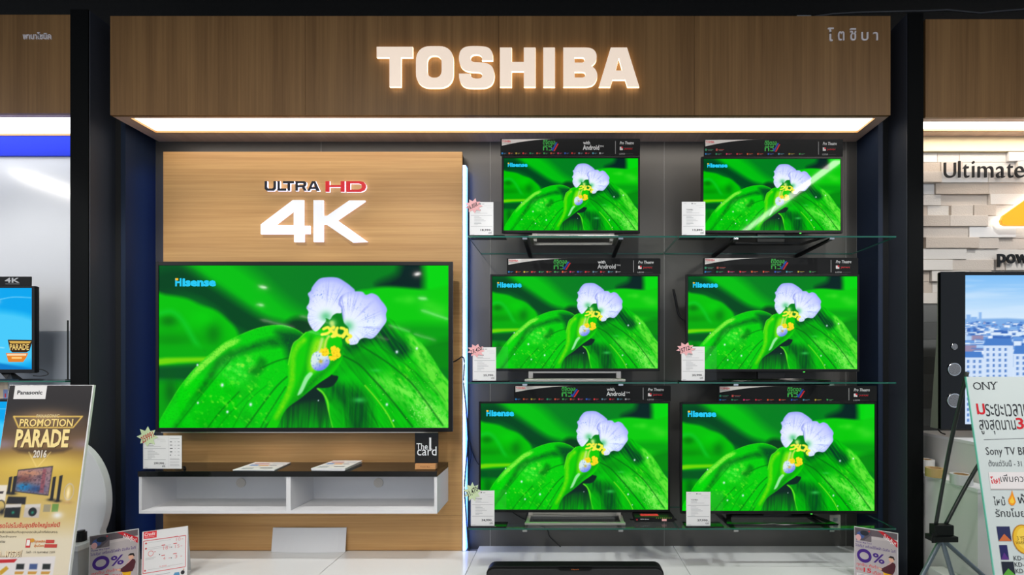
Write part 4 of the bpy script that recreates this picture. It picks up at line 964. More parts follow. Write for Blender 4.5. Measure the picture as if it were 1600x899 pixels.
price_card('price card of 27,990 without a star, on the lowest glass shelf', (1072, 1110, 769), 2.82, Z3, '27,990', 1130)
# ================================================================ media console and what stands on it
YC = 2.877
cx0, cx1 = PX(217, YC), PX(683, YC); cz0, cz1 = PZ(803, YC), PZ(736.8, YC)
t = thing('media_console', 'white wall-hung media console with a black top and two open compartments', 'console', ((cx0 + cx1) / 2, YC, cz0))
ox = t.location.x; X0, X1, H = cx0 - ox, cx1 - ox, cz1 - cz0; D = YPn - YC - .001; T = .018; mid = PX(450.5, YC) - ox
MB().box(X0 - .004, X1, -.004, D, H - .034, H).build('top_slab', BGLOSS, t, .001)
MB().box(X0, X1, 0, D, 0, T).build('bottom_board', WMATT, t); zt = H - .0345
MB().box(X0, X0 + T, 0, D, T, zt).build('side_panel', WMATT, t); MB().box(X1 - T, X1, 0, D, T, zt).build('side_panel', WMATT, t)
MB().box(mid - .014, mid + .014, 0.001, D - .012, T, zt).build('divider', WMATT, t)
MB().box(X0 + T, X1 - T, D - .012, D, T, zt).build('back_panel', WMATT, t)
for gx in (376, 591):
    x = PX(gx, 3.13) - ox; z = PZ(755, 3.13) - cz0
    g = MB().cyl((x, D - .0125, z), .032, .006, 1, 24).build('cable_grommet', mat('ivory_plastic', srgb(214, 208, 200), .4), t)
    g.location.y = -.0062
def booklet(label, xa, xb, xc, xd, yf, yb, th, seed):
    zb = cz1 + .001; t = thing('brochure', label, 'brochure', (0, 0, zb), 0, 'brochures on the media console'); rg = random.Random(seed)
    pts = [(xa, yf), (xb, yf), (xc, yb), (xd, yb)]; n = max(2, int(th / .003)); pr_ = MB()
    for i in range(n):
        q = [(x + rg.uniform(-.004, .004), y + rg.uniform(-.003, .003)) for x, y in pts]; pr_.prism_z(q, i * th / n, (i + 1) * th / n - .0004)
    pr_.build('pages', PAPER, t)
    U, V = Vector((xb - xa, 0, 0)), Vector((xd - xa, yb - yf, 0)); p = Pr()
    def par(u0, v0, u1, v1, c):
        p.k += 1; k = len(p.v)
        for u, v in ((u0, v0), (u1, v0), (u1, v1), (u0, v1)):
            q = Vector((xa, yf, th + .0002 + p.k * .00004)) + U * u + V * v; p.v.append(tuple(q))
        p.f.append([k, k + 1, k + 2, k + 3]); p.c.append(c)
    par(.05, .05, .95, .95, (232, 230, 228))
    for u0, v0, u1, v1, c in ((.1, .5, .32, .62, (60, 120, 190)), (.34, .48, .6, .6, (220, 150, 60)), (.62, .5, .8, .56, (90, 90, 110)), (.12, .3, .5, .34, (170, 170, 172)), (.55, .16, .86, .24, (50, 60, 84)), (.12, .1, .4, .22, (150, 160, 170)), (.6, .7, .9, .8, (200, 206, 210)), (.12, .72, .5, .8, (180, 60, 60))): par(u0, v0, u1, v1, c)
    p.build('cover_print', INK, t); return t
booklet('white brochure lying on the console, nearer the price card', -2.085, -1.83, -1.86, -2.10, 2.885, 3.11, .007, 1)
booklet('thicker white brochure lying on the console, nearer the black stand-up sign', -1.60, -1.385, -1.385, -1.58, 2.885, 3.12, .016, 2)

YS = 2.935
sx0, sx1 = PX(648.5, YS), PX(685, YS); zb = cz1 + .0008
t = thing('table_sign', 'small black The 1 card sign in a wooden block on the console', 'sign', ((sx0 + sx1) / 2, YS, zb)); w = (sx1 - sx0) / 2
MB().box(-w + .006, w - .012, -.022, .022, 0, .038).build('wood_block', WOODB, t, .003)
MB().box(-w, w, -.004, .004, .038, PZ(677, YS) - zb).build('black_panel', BGLOSS, t, .001)
p = Pr(); hh = PZ(677, YS) - zb; k = YS / F
p.text('The', -w * .86, PZ(702.5, YS) - zb, w * .10, PZ(693, YS) - zb, (230, 232, 234), .0, res=3); p.text('1', w * .24, PZ(702.5, YS) - zb, w * .40, PZ(684, YS) - zb, (230, 232, 234), 0); p.rect(w * .24, PZ(702.5, YS) - zb, w * .50, PZ(701.6, YS) - zb, (230, 232, 234)); p.text('card', -w * .80, PZ(712, YS) - zb, w * .86, PZ(698, YS) - zb, (230, 232, 234), 0, res=3)
p.build('lettering', INK, t, (0, -.0045, 0))
p = Pr(); p.text('Power Buy', -.03, .014, .03, .023, (110, 40, 36), .01); p.build('block_lettering', INK, t, (-.003, -.0224, 0))
mb = MB()
for s_ in (-1, 1): mb.tube([(-.012 * s_, -.02, 0), (-.016 * s_, .0, .004), (-.008 * s_, .022, .016), (0, .03, .018)], .0012, 6)
mb.hexa([(-.016, .018, .001), (.016, .018, .001), (.016, .034, .001), (-.016, .034, .001)], [(-.016, .024, .016), (.016, .024, .016), (.016, .028, .016), (-.016, .028, .016)])
o = mb.build('binder_clip', BPLAS, None, loc=(PX(279, 2.92), 2.925, cz1 + .0015)); o.rotation_euler = (0, 0, -.7); tag(o, 'small black binder clip on the console beside the price card', 'clip')

# ================================================================ on the counter
mb = MB(); x0, x1 = PX(420, 3.1), PX(536.5, 3.1); n = 10
for i in range(n):
    a, b = x0 + (x1 - x0) * i / n, x0 + (x1 - x0) * (i + 1) / n; fa, fb = (.012 * math.sin(math.pi * q / n) for q in (i, i + 1))
    mb.hexa([(a, 3.125 - fa, CT + .001), (b, 3.125 - fb, CT + .001), (b, 3.129 - fb, CT + .001), (a, 3.129 - fa, CT + .001)], [(a, 3.144 - fa * .3, CT + .160), (b, 3.144 - fb * .3, CT + .160), (b, 3.148 - fb * .3, CT + .160), (a, 3.148 - fa * .3, CT + .160)])
o = mb.build('white_board', WMATT, None); tag(o, 'blank white board leaning on the wood wall below the console', 'board')

bx0, bx1 = PX(760, 2.68), PX(1037, 2.68); w = (bx1 - bx0) / 2
t = thing('soundbar', 'long black soundbar on the white counter', 'soundbar', ((bx0 + bx1) / 2, 2.69, CT))
def rnd(w, h, r, n=6): return [(-w, 0), (w, 0)] + [(w - r + r * math.cos(math.pi / 2 * i / n), h - r + r * math.sin(math.pi / 2 * i / n)) for i in range(n + 1)] + [(-w + r - r * math.sin(math.pi / 2 * i / n), h - r + r * math.cos(math.pi / 2 * i / n)) for i in range(n + 1)]
MB().prism([(x, z + .006) for x, z in rnd(w, .098, .05)], -.018, .05).build('cabinet', BSATIN, t, .003)
MB().prism([(x, z + .010) for x, z in rnd(w - .005, .080, .045)], -.03, -.0185).build('grille_cloth', mat('black_grille_cloth', srgb(34, 34, 35), .8, bump=.6, bump_scale=900), t, .004)
MB().prism([(-.10, .096), (-.085, .084), (.085, .084), (.10, .096)], -.033, -.0305).build('control_panel', BGLOSS, t)
p = Pr(); p.text('Klipsch', -.022, .0868, .022, .0935, (196, 110, 60), .01); p.build('badge', INK, t, (0, -.0334, 0))
for s_ in (-1, 1): MB().cyl((s_ * w * .8, .015, 0.0005), .015, .0055, 2, 14).build('rubber_foot', RUBBER, t)

def easel_card(label, pl, pr2, zt, img_fn, depth=.10, group=None):
    """A-shaped card holder: front sheet from ground points pl to pr2, top at zt."""
    pl, pr2 = Vector(pl), Vector(pr2); ang = math.atan2(pr2.y - pl.y, pr2.x - pl.x); w = (pr2 - pl).length
    t = thing('card_stand', label, 'card stand', (pl.x, pl.y, CT + .0008), ang, group); h = zt - CT
    def slab(y0, y1, th, name, m):
        return MB().hexa([(0, y0, 0), (w, y0, 0), (w, y0 + th, 0), (0, y0 + th, 0)], [(0, y1, h), (w, y1, h), (w, y1 + th, h), (0, y1 + th, h)]).build(name, m, t)
    slab(0, .02, .0015, 'front_card', PAPER); slab(depth, .0225, .002, 'back_card', PAPER)
    MB().box(0, w, .003, depth, 0, .0015).build('base_strip', PAPER, t)
    p = Pr(w, math.hypot(h, .02)); img_fn(p)
    p.build('print', INK, t, (0, -.0004, 0), (-math.atan2(.02, h), 0, 0)); return t
def zero_percent(p):
    PU, RD = (70, 34, 130), (222, 80, 84)
    p.rect(.01, .01, .985, .99, (188, 178, 180))
    p.poly([(.01, .99), (.985, .99), (.985, .86), (.42, .855), (.42, .81), (.01, .83)], (104, 92, 98)); p.poly([(.40, .86), (.985, .87), (.985, .83), (.40, .80)], (202, 192, 192))
    p.rect(.045, .745, .40, .955, (90, 82, 92)); p.disc(.15, .85, .09, .07, (70, 92, 150)); p.disc(.24, .90, .10, .05, (40, 44, 54)); p.disc(.10, .80, .06, .06, (224, 170, 170)); p.disc(.35, .945, .02, .012, R_); p.poly([(.22, .75), (.39, .75), (.39, .88)], (120, 108, 112))
    p.poly([(.545, .99), (.66, .99), (.985, .83), (.985, .72)], (206, 30, 44)); p.text('โปรคุ้ม!', .66, .79, .96, .89, (246, 240, 240), .02, 0, -.42)
    p.text('Power Buy Card', .045, .69, .40, .725, PU, .02); p.text('โปรคุ้ม! เครื่องใช้ไฟฟ้า มือถือ ไอที', .03, .60, .94, .675, PU, .01)
    p.ring(.235, .455, .17, .135, .065, PU); p.text('%', .43, .36, .70, .55, PU, .02)
    p.text('ทุกชิ้น ทั้งร้าน', .06, .235, .62, .31, RD, .01); p.text('15', .22, .14, .40, .225, (216, 50, 60), .03); p.text('นาน', .05, .16, .19, .205, RD, .01); p.text('เดือน', .43, .13, .66, .20, RD, .01)
    # man pulling, dark jacket and yellow trousers
    p.poly([(.60, .25), (.66, .215), (.70, .12), (.69, .03), (.82, .03), (.84, .14), (.86, .20)], (236, 180, 30))
    p.poly([(.62, .27), (.60, .24), (.70, .20), (.88, .19), (.92, .26), (.945, .36), (.93, .41), (.88, .43), (.80, .40), (.74, .335)], (84, 36, 46)); p.poly([(.74, .34), (.82, .42), (.87, .425), (.80, .37)], (222, 170, 170))
    p.poly([(.56, .262), (.63, .235), (.64, .265), (.575, .285)], (230, 180, 150)); p.disc(.85, .475, .06, .05, (232, 180, 154)); p.poly([(.78, .51), (.83, .545), (.90, .54), (.925, .48), (.90, .475), (.885, .505), (.80, .505)], (34, 26, 28))
    p.rect(.06, .01, .60, .10, (226, 222, 222)); p.rect(.09, .075, .5, .083, (110, 100, 110)); p.rect(.09, .05, .55, .058, (110, 100, 110))
def benefits(p):
    p.rect(.005, .005, .995, .995, (232, 230, 230)); p.rect(.03, .86, .31, .995, (226, 58, 66)); p.text('Citibank' if False else 'Credit', .05, .91, .28, .975, (250, 240, 240), .01, .2); p.rect(.06, .885, .26, .892, (250, 200, 200))
    for a, b in (((.03, .82), (.955, .82)), ((.03, .2), (.955, .2)), ((.03, .2), (.03, .82)), ((.955, .2), (.955, .82))): p.line(a, b, .014, (214, 90, 90))
    RD = (228, 150, 150)
    for x, y in ((.085, .77), (.085, .67), (.075, .25)): p.disc(x, y, .022, .018, (214, 90, 90))
    for y in (.775, .675, .645, .255): p.rect(.13, y, .62, y + .006, (190, 188, 190))
    p.ring(.19, .565, .06, .055, .012, (224, 130, 130)); p.rect(.26, .58, .30, .59, (214, 90, 90)); p.rect(.08, .48, .3, .486, (170, 168, 170)); p.rect(.08, .455, .26, .461, (170, 168, 170))
    for tx, x, y in (('18', .46, .60), ('15', .72, .60), ('4', .46, .40), ('3', .72, .40), ('10', .74, .735)):
        p.text(tx, x, y, x + (.10 if len(tx) > 1 else .05), y + .065, RD, 0); p.rect(x - .04, y + .085, x + .04, y + .10, (214, 90, 90)); p.rect(x + .12, y + .02, x + .16, y + .03, RD)
    for x, y in ((.38, .52), (.64, .63), (.64, .42)): p.disc(x, y, .012, .01, (60, 60, 60))
    p.text('9,000', .38, .265, .54, .30, RD, 0); p.rect(.56, .27, .9, .276, (200, 190, 190)); p.rect(.03, .1, .12, .16, (92, 40, 110)); p.rect(.16, .13, .62, .138, (160, 160, 166))
    p.poly([(.66, .03), (.72, .12), (.82, .12), (.84, .04)], (90, 150, 190)); p.disc(.9, .1, .045, .04, (44, 40, 46)); p.disc(.92, .155, .018, .016, (214, 170, 150)); p.rect(.16, .06, .5, .066, (170, 170, 176))
CG = 'card stands on the counter'
easel_card('purple 0% card stand on the counter beside the gold poster', (-2.70, 2.603, 0), (-2.530, 2.722, 0), CT + .297, zero_percent, group=CG)
easel_card('white and red card stand on the counter below the console', (-2.458, 2.664, 0), (-2.275, 2.764, 0), CT + .297, benefits, group=CG)
easel_card('purple 0% card stand at the counter end near the right bay', (1.723, 2.759, 0), (1.904, 2.643, 0), CT + .297, zero_percent, group=CG)

# ================================================================ on the lowest glass shelf, and loose cables
sx = PX(1023, 2.9)
t = thing('video_splitter', 'small black HDMI splitter box with green lights on the lowest shelf', 'splitter box', (sx, 2.9, Z3 + .001))
MB().box(-.125, .125, 0, .115, .002, .034).build('case', BSATIN, t, .002)
MB().box(-.15, -.1255, .03, .06, .002, .005).box(.1255, .15, .03, .06, .002, .005).build('mounting_ear', BPLAS, t)
p = Pr(); p.text('HDMI Splitter', -.09, .014, -.035, .022, (220, 220, 224), .01); p.rect(-.115, .012, -.108, .02, (224, 50, 60))
for i in range(8): p.rect(.01 + i * .013, .024, .014 + i * .013, .029, (150, 210, 40))
p.rect(.045, .007, .075, .021, (236, 170, 170)); p.build('front_print', INK, t, (0, -.0004, .002))
k = MB().box(-.085, .03, .02, .06, .0342, .0352).build('red_label', mat('red_label_paper', srgb(214, 44, 58), .5), t)
for i in range(4): MB().cyl((-.1 + .2 * (i % 2), .02 + .07 * (i // 2), 0), .006, .002, 2, 10).build('rubber_foot', RUBBER, t)

def cable(label, pts, r=.004, name='cable'):
    q = smooth_poly([tuple(p) for p in pts], 6, False) if len(pts) > 2 else pts
    o = MB().tube([Vector(tuple(p)) for p in q], r, 6).build(name, RUBBER, None, smooth=True); return tag(o, label, 'cable')
cable('black cable from the largest television past the light strip down to the counter', [P(700, 566, 3.125), P(709, 565.5, 3.13), P(717, 561, 3.12), P(722.5, 558, 3.118), P(725.5, 566, 3.117), P(724.5, 600, 3.117), P(728.5, 640, 3.117), P(731, 690, 3.118), P(727, 740, 3.117), P(725.5, 765, 3.117), P(728, 800, 3.117), P(731, 845, 3.14), P(733, 863, 3.15)], .0045)
cable('thin black cable looping beside the light strip at mid height', [P(731, 674, 3.21), P(734, 690, 3.2), P(736, 715, 3.2), P(731, 735, 3.2), P(727, 748, 3.2)], .0035)
cable('thin black cable behind the lowest television next to the light strip', [P(731, 676, 3.222), P(736, 700, 3.22), P(745, 722, 3.21), P(760, 740, 3.2)], .003)
cable('black cable hanging behind the lowest glass shelf down to the counter', [P(800, 800, 3.222), P(815, 810, 3.222), P(852, 826, 3.222), P(858, 838, 3.222), P(868, 848, 3.22), P(876, 855, 3.2)], .003)
cable('thick black cable bundle behind the middle television nearer the stone wall', [P(1052, 452, 3.2), P(1056, 470, 3.2), P(1060, 490, 3.2), P(1068, 500, 3.19)], .008)
# ================================================================ left bay
YLW = 3.18
struct('wall_left_bay', MB().box(-5.4, -3.099, YLW, YLW + .05, PZ(518, YLW), zl + .1), GWALL)
struct('wall_left_bay_lower', MB().box(-5.4, -3.099, YLW, YLW + .05, 0, PZ(518, YLW) - .002), mat('mid_grey_panel', srgb(196, 202, 212), .35))
t = MB().box(-5.3, -3.1, YLW - .014, YLW - .001, PZ(243.5, YLW - .014), zl - .001).build('blue_band', BLUEB, None); tag(t, 'deep blue band at the top of the white wall in the left bay', 'wall band')

Yp = 2.92
tv = television('television', 'small television with a blue picture in the left bay', (-90, 54, 447, 583), Yp, None, thick=.05, logo=False, mesh=picture_mesh('screen', paint_blue_screen(), SCREEN), bez=(4, 3, 4.5, 5.5), skin=BSATIN)
ox, oz = tv.location.x, tv.location.z; q = lambda x, y: (PX(x, Yp) - ox, PZ(y, Yp) - oz)
p = Pr(); GOLD, DK = (212, 170, 80), (60, 40, 24)
p.poly([q(11, 531), q(50, 531.5), q(45, 548), q(40, 551), q(18, 551), q(14, 547)], DK); p.poly([q(13, 533), q(48, 533.5), q(45, 537), q(15, 537)], GOLD); p.text('PARADE', *q(14, 547), *q(44, 538), (240, 206, 120), .02); p.poly([q(8, 552), q(43, 552), q(40, 559), q(35, 566), q(12, 566)], (226, 130, 40)); p.rect(*q(10, 556), *q(40, 553), (250, 214, 170)); p.rect(*q(17, 561), *q(33, 558), (250, 200, 120))
scr = [c for c in tv.children if c.name.startswith('screen')][0]
o = p.build('screen_emblem', SCRINK, tv, (0, .004, 0)); o['label'] = 'gold emblem in the corner of the picture'
mb = MB().hexa([(-.36, -.05, -.046), (.25, -.05, -.046), (.25, .1, -.046), (-.36, .1, -.046)], [(-.36, -.04, -.040), (.24, -.04, -.040), (.24, .08, -.040), (-.36, .08, -.040)])
mb.hexa([(.11, .0, -.040), (.2, -.04, -.040), (.22, .0, -.040), (.16, .05, -.040)], [(.05, .02, -.0005), (.12, .015, -.0005), (.13, .03, -.0005), (.06, .04, -.0005)])
mb.build('foot', BPLAS, tv, .001)
zsh = tv.location.z - .0465
t = thing('topper_card', 'black 4K card standing on the television in the left bay', 'promotional card', (PX(-60, Yp), Yp + .002, tv.location.z + PZ(447, Yp) - PZ(583, Yp) + .0005))
w, h = PX(47.5, Yp) - PX(-60, Yp), PZ(432, Yp) - PZ(446.6, Yp); MB().box(0, w, 0, .006, 0, h).build('board', MATS['black_card'], t)
p = Pr(); x = PX(7, Yp) - PX(-60, Yp); p.text('4K', x, h * .34, x + .094, h * .86, (186, 188, 192), .02); p.rect(x + .004, h * .18, x + .094, h * .24, (110, 112, 116)); p.build('print', INK, t, (0, -.0004, 0))
t = thing('glass_shelf', 'clear glass shelf in the left bay under the small television', 'shelf', (-3.9, 2.85, zsh - .001)); x0, x1 = -5.2 + 3.9, -3.1 + 3.9
mb = MB(); v8 = [(x0, 0, 0), (x1, 0, 0), (x1, .329, 0), (x0, .329, 0), (x0, 0, -.009), (x1, 0, -.009), (x1, .329, -.009), (x0, .329, -.009)]
mb.add(v8, [(0, 1, 2, 3), (7, 6, 5, 4)], 0).add(v8, [(4, 5, 1, 0), (5, 6, 2, 1), (6, 7, 3, 2), (7, 4, 0, 3)], 1); mb.build('glass_pane', [GLASS, GEDGE], t)
o = MB().cyl((0, 0, 0), .004, PZ(501, 2.95) - zsh, 2, 10).cyl((0, 0, 0), .012, .004, 2, 14).build('black_rod', BPLAS, None, smooth=False, loc=(PX(106, 2.95), 2.95, zsh + .0005)); tag(o, 'thin upright black rod on the glass shelf of the left bay', 'rod')
cable('thin black cable curling on the glass shelf of the left bay', [P(50, 578, 2.99), P(64, 577.5, 2.97), P(74, 582, 2.94), P(74, 586, 2.91), P(64, 588, 2.9), P(52, 587.5, 2.9)], .003)
Yq = 2.93
tv2 = television('television', 'television under the glass shelf of the left bay, mostly behind the gold poster', (-110, 30, 625, 735), Yq, None, logo=False, mesh=bpy.data.meshes['screen.001'] if 'screen.001' in bpy.data.meshes else FLOWER, bez=(4, 3, 4, 5))
zz = PZ(600, Yq)
t = thing('topper_card', 'pale picture card on the lower television of the left bay', 'promotional card', (PX(-60, Yq), Yq, tv2.location.z + PZ(625, Yq) - PZ(735, Yq) + .0005)); w, h = PX(12.5, Yq) - PX(-60, Yq), PZ(593, Yq) - PZ(625, Yq)
MB().box(0, w, 0, .005, 0, h).build('board', PAPER, t); p = Pr(w, h); p.rect(0, 0, 1, 1, (196, 178, 156)); p.rect(.9, .05, .995, .5, (120, 140, 190)); p.rect(.93, .5, .995, .95, (206, 190, 168)); p.rect(.93, .1, .96, .3, (200, 50, 60)); p.rect(.0, 0, .995, .06, (60, 64, 80)); p.build('print', INK, t, (0, -.0004, 0))
# lower glass shelf that carries it
t = thing('glass_shelf', 'lower glass shelf in the left bay behind the gold poster', 'shelf', (-3.9, 2.85, tv2.location.z - .0495)); mb = MB(); mb.add(v8, [(0, 1, 2, 3), (7, 6, 5, 4)], 0).add(v8, [(4, 5, 1, 0), (5, 6, 2, 1), (6, 7, 3, 2), (7, 4, 0, 3)], 1); mb.build('glass_pane', [GLASS, GEDGE], t)
MB().box(-.3, .3, -.03, .1, -.049, -.0405).box(-.05, .05, .02, .04, -.0405, -.0005).build('foot', BPLAS, tv2, .001)

# white rounded stand-up panel and white plinth beside the gold poster
n = 40; c = P(106, 780, 2.84); rx, rz = PX(173.5, 2.84) - c.x, PZ(686, 2.84) - c.z
pts = [(c.x + .02, 0.0), (c.x + rx - .05, 0.0), (c.x + rx - .02, c.z - rz * .8)] + [(c.x + rx * math.cos(a), c.z + rz * math.sin(a)) for a in [(-.55 + (math.pi + 1.1) * i / n) for i in range(n + 1)]] + [(c.x - rx + .02, c.z - rz * .8), (c.x - rx + .05, 0)]
o = MB().prism(pts, 2.81, 2.85).build('rounded_panel', WMATT, None, .002); tag(o, 'white rounded stand-up panel between the gold poster and the dark partition', 'display panel')
pz_ = PZ(852, 2.66)
t = thing('display_plinth', 'white plinth of the left bay behind the gold poster', 'plinth', (-3.3, 2.66, 0))
MB().box(-1.6, .5, -.02, .14, pz_ - .03, pz_).build('top_board', WMATT, t, .002); MB().box(-1.58, .48, 0, .13, 0.04, pz_ - .03).build('body', mat('pale_grey_laminate', srgb(184, 186, 188), .5), t); MB().box(-1.56, .46, .02, .12, 0, .04).build('kick', BLACK, t)
o = MB().cyl((0, 0, 0), .026, .05, 2, 20).cyl((0, 0, .05), .018, .012, 2, 20).build('black_object', BPLAS, None, .002, loc=(PX(121, 2.7), 2.72, pz_ + .0005)); tag(o, 'small black object on the plinth right behind the gold poster', 'container')  # plain black form for a small black spot beside the poster

# gold promotion poster on an easel board
Yt, Yb_ = 2.50, 2.31
xl, xr = PX(15, Yt), PX(146.5, Yt); zt = PZ(602, Yt); w = xr - xl
t = thing('poster_stand', 'tall gold and black promotion poster board at the left edge', 'poster', (xl, Yb_, 0)); lean = math.atan2(Yt - Yb_, zt); L = math.hypot(Yt - Yb_, zt)
bd = MB().box(0, w, 0, .012, 0, L).build('board', PAPER, t, .001); bd.rotation_euler = (-lean, 0, 0)
sh = sheet('poster_print', picture_mesh('poster_print', paint_promo_poster(), POSTER), bd, .002, w - .006, L - 1.03, L - .002, -.0006)
low = Pr(); low.rect(.002, .002, w - .006, L - 1.031, (226, 214, 190)); low.build('lower_print', INK, bd, (0, -.0004, 0))
u = (w - .008) / 132.0; p = Pr(u, 1.03 / 300); Y_ = lambda v: 300 - v
p.rect(9, Y_(21.5), 60, Y_(0.5), (226, 224, 222)); p.text('Panasonic', 14, Y_(14.5), 54, Y_(8), (40, 40, 42), .03)
GO, GL, GD = (206, 162, 66), (244, 216, 134), (100, 70, 30)
p.text('PANASONIC', 50, Y_(50.5), 86, Y_(45.5), (220, 200, 150), .02)
for dx, dy, cc in ((.8, -.8, GD), (0, 0, GL)): p.text('PROMOTION', 25 + dx, Y_(64.5) + dy, 109 + dx, Y_(52.5) + dy, cc, .02)
for dx, dy, cc in ((1.0, -1.0, (86, 58, 30)), (0, 0, (246, 222, 150))): p.text('PARADE', 22 + dx, Y_(96.5) + dy, 106 + dx, Y_(68.5) + dy, cc, .035)
p.text('2016', 54, Y_(113), 75, Y_(101), (90, 70, 50), .03); p.text('2016', 53.5, Y_(112.5), 74.5, Y_(100.5), (222, 212, 196), .03)
p.text('พาเหรดโปรโมชั่นสุดยิ่งใหญ่แห่งปี', -1 + 2, Y_(219), 110, Y_(209), (206, 56, 50), .015, slope=.015)
p.text('คุณจะเพลิดเพลินกับสุดยอดสินค้าที่คัดสรร', 1, Y_(226), 108, Y_(221), (70, 60, 50), 0); p.text('ให้คุณเป็นเจ้าของ', 1, Y_(232), 46, Y_(228), (70, 60, 50), 0); p.text('ในราคาพิเศษ', 1, Y_(239), 30, Y_(234.5), (70, 60, 50), 0)
p.rect(62, Y_(246), 69, Y_(233), (206, 60, 60)); p.rect(63, Y_(243), 68, Y_(234.5), (240, 236, 230)); p.disc(71, Y_(235.5), 3.6, 3, (214, 150, 50)); p.text('ทุกคลิก', 75, Y_(240), 91, Y_(235), (220, 130, 50), .02); p.rect(92, Y_(239.5), 105, Y_(234.5), (196, 70, 60)); p.text('ลุ้นโชค', 75, Y_(246), 90, Y_(241), (220, 130, 50), .02); p.rect(91, Y_(246), 110, Y_(241), (196, 70, 60))
p.text('พาเหรด...พารวย!', 0, Y_(260), 58, Y_(249), (120, 80, 40), .04); p.text('พาเหรด...พารวย!', 0, Y_(259.5), 57.5, Y_(248.5), (244, 226, 190), .02)
p.text('วันนี้ - 15 กุมภาพันธ์ 2559', 64, Y_(255), 108, Y_(250.5), (90, 80, 70), .0)
p.build('lettering', INK, bd, (.002, -.0012, L - 1.032))
MB().hexa([(w * .3, .215, 0), (w * .7, .215, 0), (w * .7, .221, 0), (w * .3, .221, 0)], [(w * .3, .166, 1.2), (w * .7, .166, 1.2), (w * .7, .172, 1.2), (w * .3, .172, 1.2)]).build('rear_strut', GREYP, t)

# ================================================================ right bay
YSW = 3.16
XRB = 2.2305
struct('wall_right_bay', MB().box(XRB, 4.8, YSW, YSW + .06, 0, PZ(236, YSW)), mat('stone_backing', srgb(150, 148, 146), .8))
o = MB().box(XRB, 4.7, YSW - .03, YSW, PZ(236, YSW - .03), zr - .001).build('cream_band', mat('cream_board', srgb(236, 222, 184), .5), None); tag(o, 'cream band between the light panel and the stone wall in the right bay', 'wall band')
STN = [mat('stone_%d' % i, srgb(*c), .85, bump=b, bump_scale=s) for i, (c, b, s) in enumerate((((200, 190, 180), 1.0, 120), ((214, 209, 203), .9, 140), ((218, 217, 216), .2, 60), ((190, 178, 166), 1.0, 110)))]
rg = random.Random(8); mb = MB(); z = PZ(475, YSW); zend = PZ(236.5, YSW - .03) ; rowh = .0745; r_i = 0
while z < zend - .02:
    x = XRB + .001 - rg.random() * .1; h = min(rowh, zend - z)
    while x < 4.0:
        wd = rg.choice([.15, .26, .32, .36]); d = rg.choice([.006, .012, .03, .04, .024]); x2 = min(x + wd, 4.0)
        if x2 > XRB + .012: mb.box(max(x, XRB + .001) + .0006, x2 - .0006, YSW - .001 - d, YSW - .001, z + .0006, z + h - .0006, rg.choice([0, 1, 2, 3, 0, 1]))
        x = x2
    z += rowh; r_i += 1
o = mb.build('stone_cladding', STN, None, .0015, seg=1); tag(o, 'pale split-face stone cladding on the wall of the right bay', 'stone cladding')
mb = MB(); z = .0; i = 0
while z < PZ(475, YSW) - .01:
    h = min(.118, PZ(475, YSW) - .002 - z); mb.box(XRB + .001, 4.0, YSW - .012, YSW, z + .002, z + h, i % 2); z += h; i += 1
o = mb.build('grey_wall_boards', [mat('grey_board_a', srgb(112, 114, 114), .6, bump=.3, bump_scale=60), mat('grey_board_b', srgb(96, 98, 98), .6, bump=.3, bump_scale=60)], None, .001, seg=1); tag(o, 'grey horizontal boards on the wall below the stone cladding', 'wall boards')
YT = 3.10
t = thing('wall_lettering', 'black raised letters reading Ultimate on the stone wall', 'sign', (PX(1477, YT), YT, PZ(277, YT)))
MSB = [BPLAS]
xo, zo = t.location.x, t.location.z
for ch, x0, x1, y0, y1 in (('U', 1477, 1495.5, 253.5, 277), ('l', 1499.5, 1502.5, 251, 276.5), ('t', 1506.5, 1516, 256, 277), ('i', 1521, 1524.5, 251, 276.5), ('m', 1530, 1554, 259, 276.5), ('a', 1559, 1572, 259, 277), ('t', 1575.5, 1585, 255, 277), ('e', 1588, 1602, 259, 277)):
    text_3d('letter', ch, PX(x0, YT) - xo, PZ(y1, YT) - zo, PX(x1, YT) - xo, PZ(y0, YT) - zo, 0.006, .009, MSB, t, -.004)
t = thing('wall_lettering', 'bold black raised letters starting pow on the stone wall', 'sign', (PX(1560, YT), YT, PZ(417, YT))); xo, zo = t.location.x, t.location.z
for ch, x0, x1, y0, y1 in (('p', 1560.5, 1573.5, 396.5, 417), ('o', 1575, 1588.5, 396.5, 411.5), ('w', 1589, 1609, 397, 411)):
    text_3d('letter', ch, PX(x0, YT) - xo, PZ(y1, YT) - zo, PX(x1, YT) - xo, PZ(y0, YT) - zo, 0.006, .009, MSB, t, .02)
t = thing('lit_numeral', 'orange backlit numeral on the stone wall, cut by the picture edge', 'sign', (PX(1556, YT), YT, PZ(356, YT))); xo, zo = t.location.x, t.location.z
cv = lambda x, y: (PX(x, YT) - xo, PZ(y, YT) - zo)
outer = [(1640, 284), (1656, 284), (1656, 336), (1668, 336), (1668, 354), (1656, 354), (1656, 380), (1634, 380), (1634, 354), (1568, 354), (1562, 352), (1560, 346), (1564, 338)]
def grow(pts, k): 
    cx, cy = 1612, 336; return [(cx + (x - cx) * (1 + k * .75), cy + (y - cy) * (1 + k)) for x, y in pts]
ORG = mat('orange_letter_face', srgb(250, 160, 30), .4, emit=srgb(250, 150, 20), strength=.6)
outline_letter('back_glow_plate', [grow(outer, .075), [(1632, 312), (1632, 335), (1604, 335)]], .016, .0, [mat('white_glow_plate', (1, 1, 1, 1), .4, emit=(1, .9, .78, 1), strength=1.6)] * 2, t, cv)
outline_letter('face_plate', [outer, [(1634, 306), (1634, 338), (1597, 338)]], .02, -.0205, [ORG, ORG], t, cv)

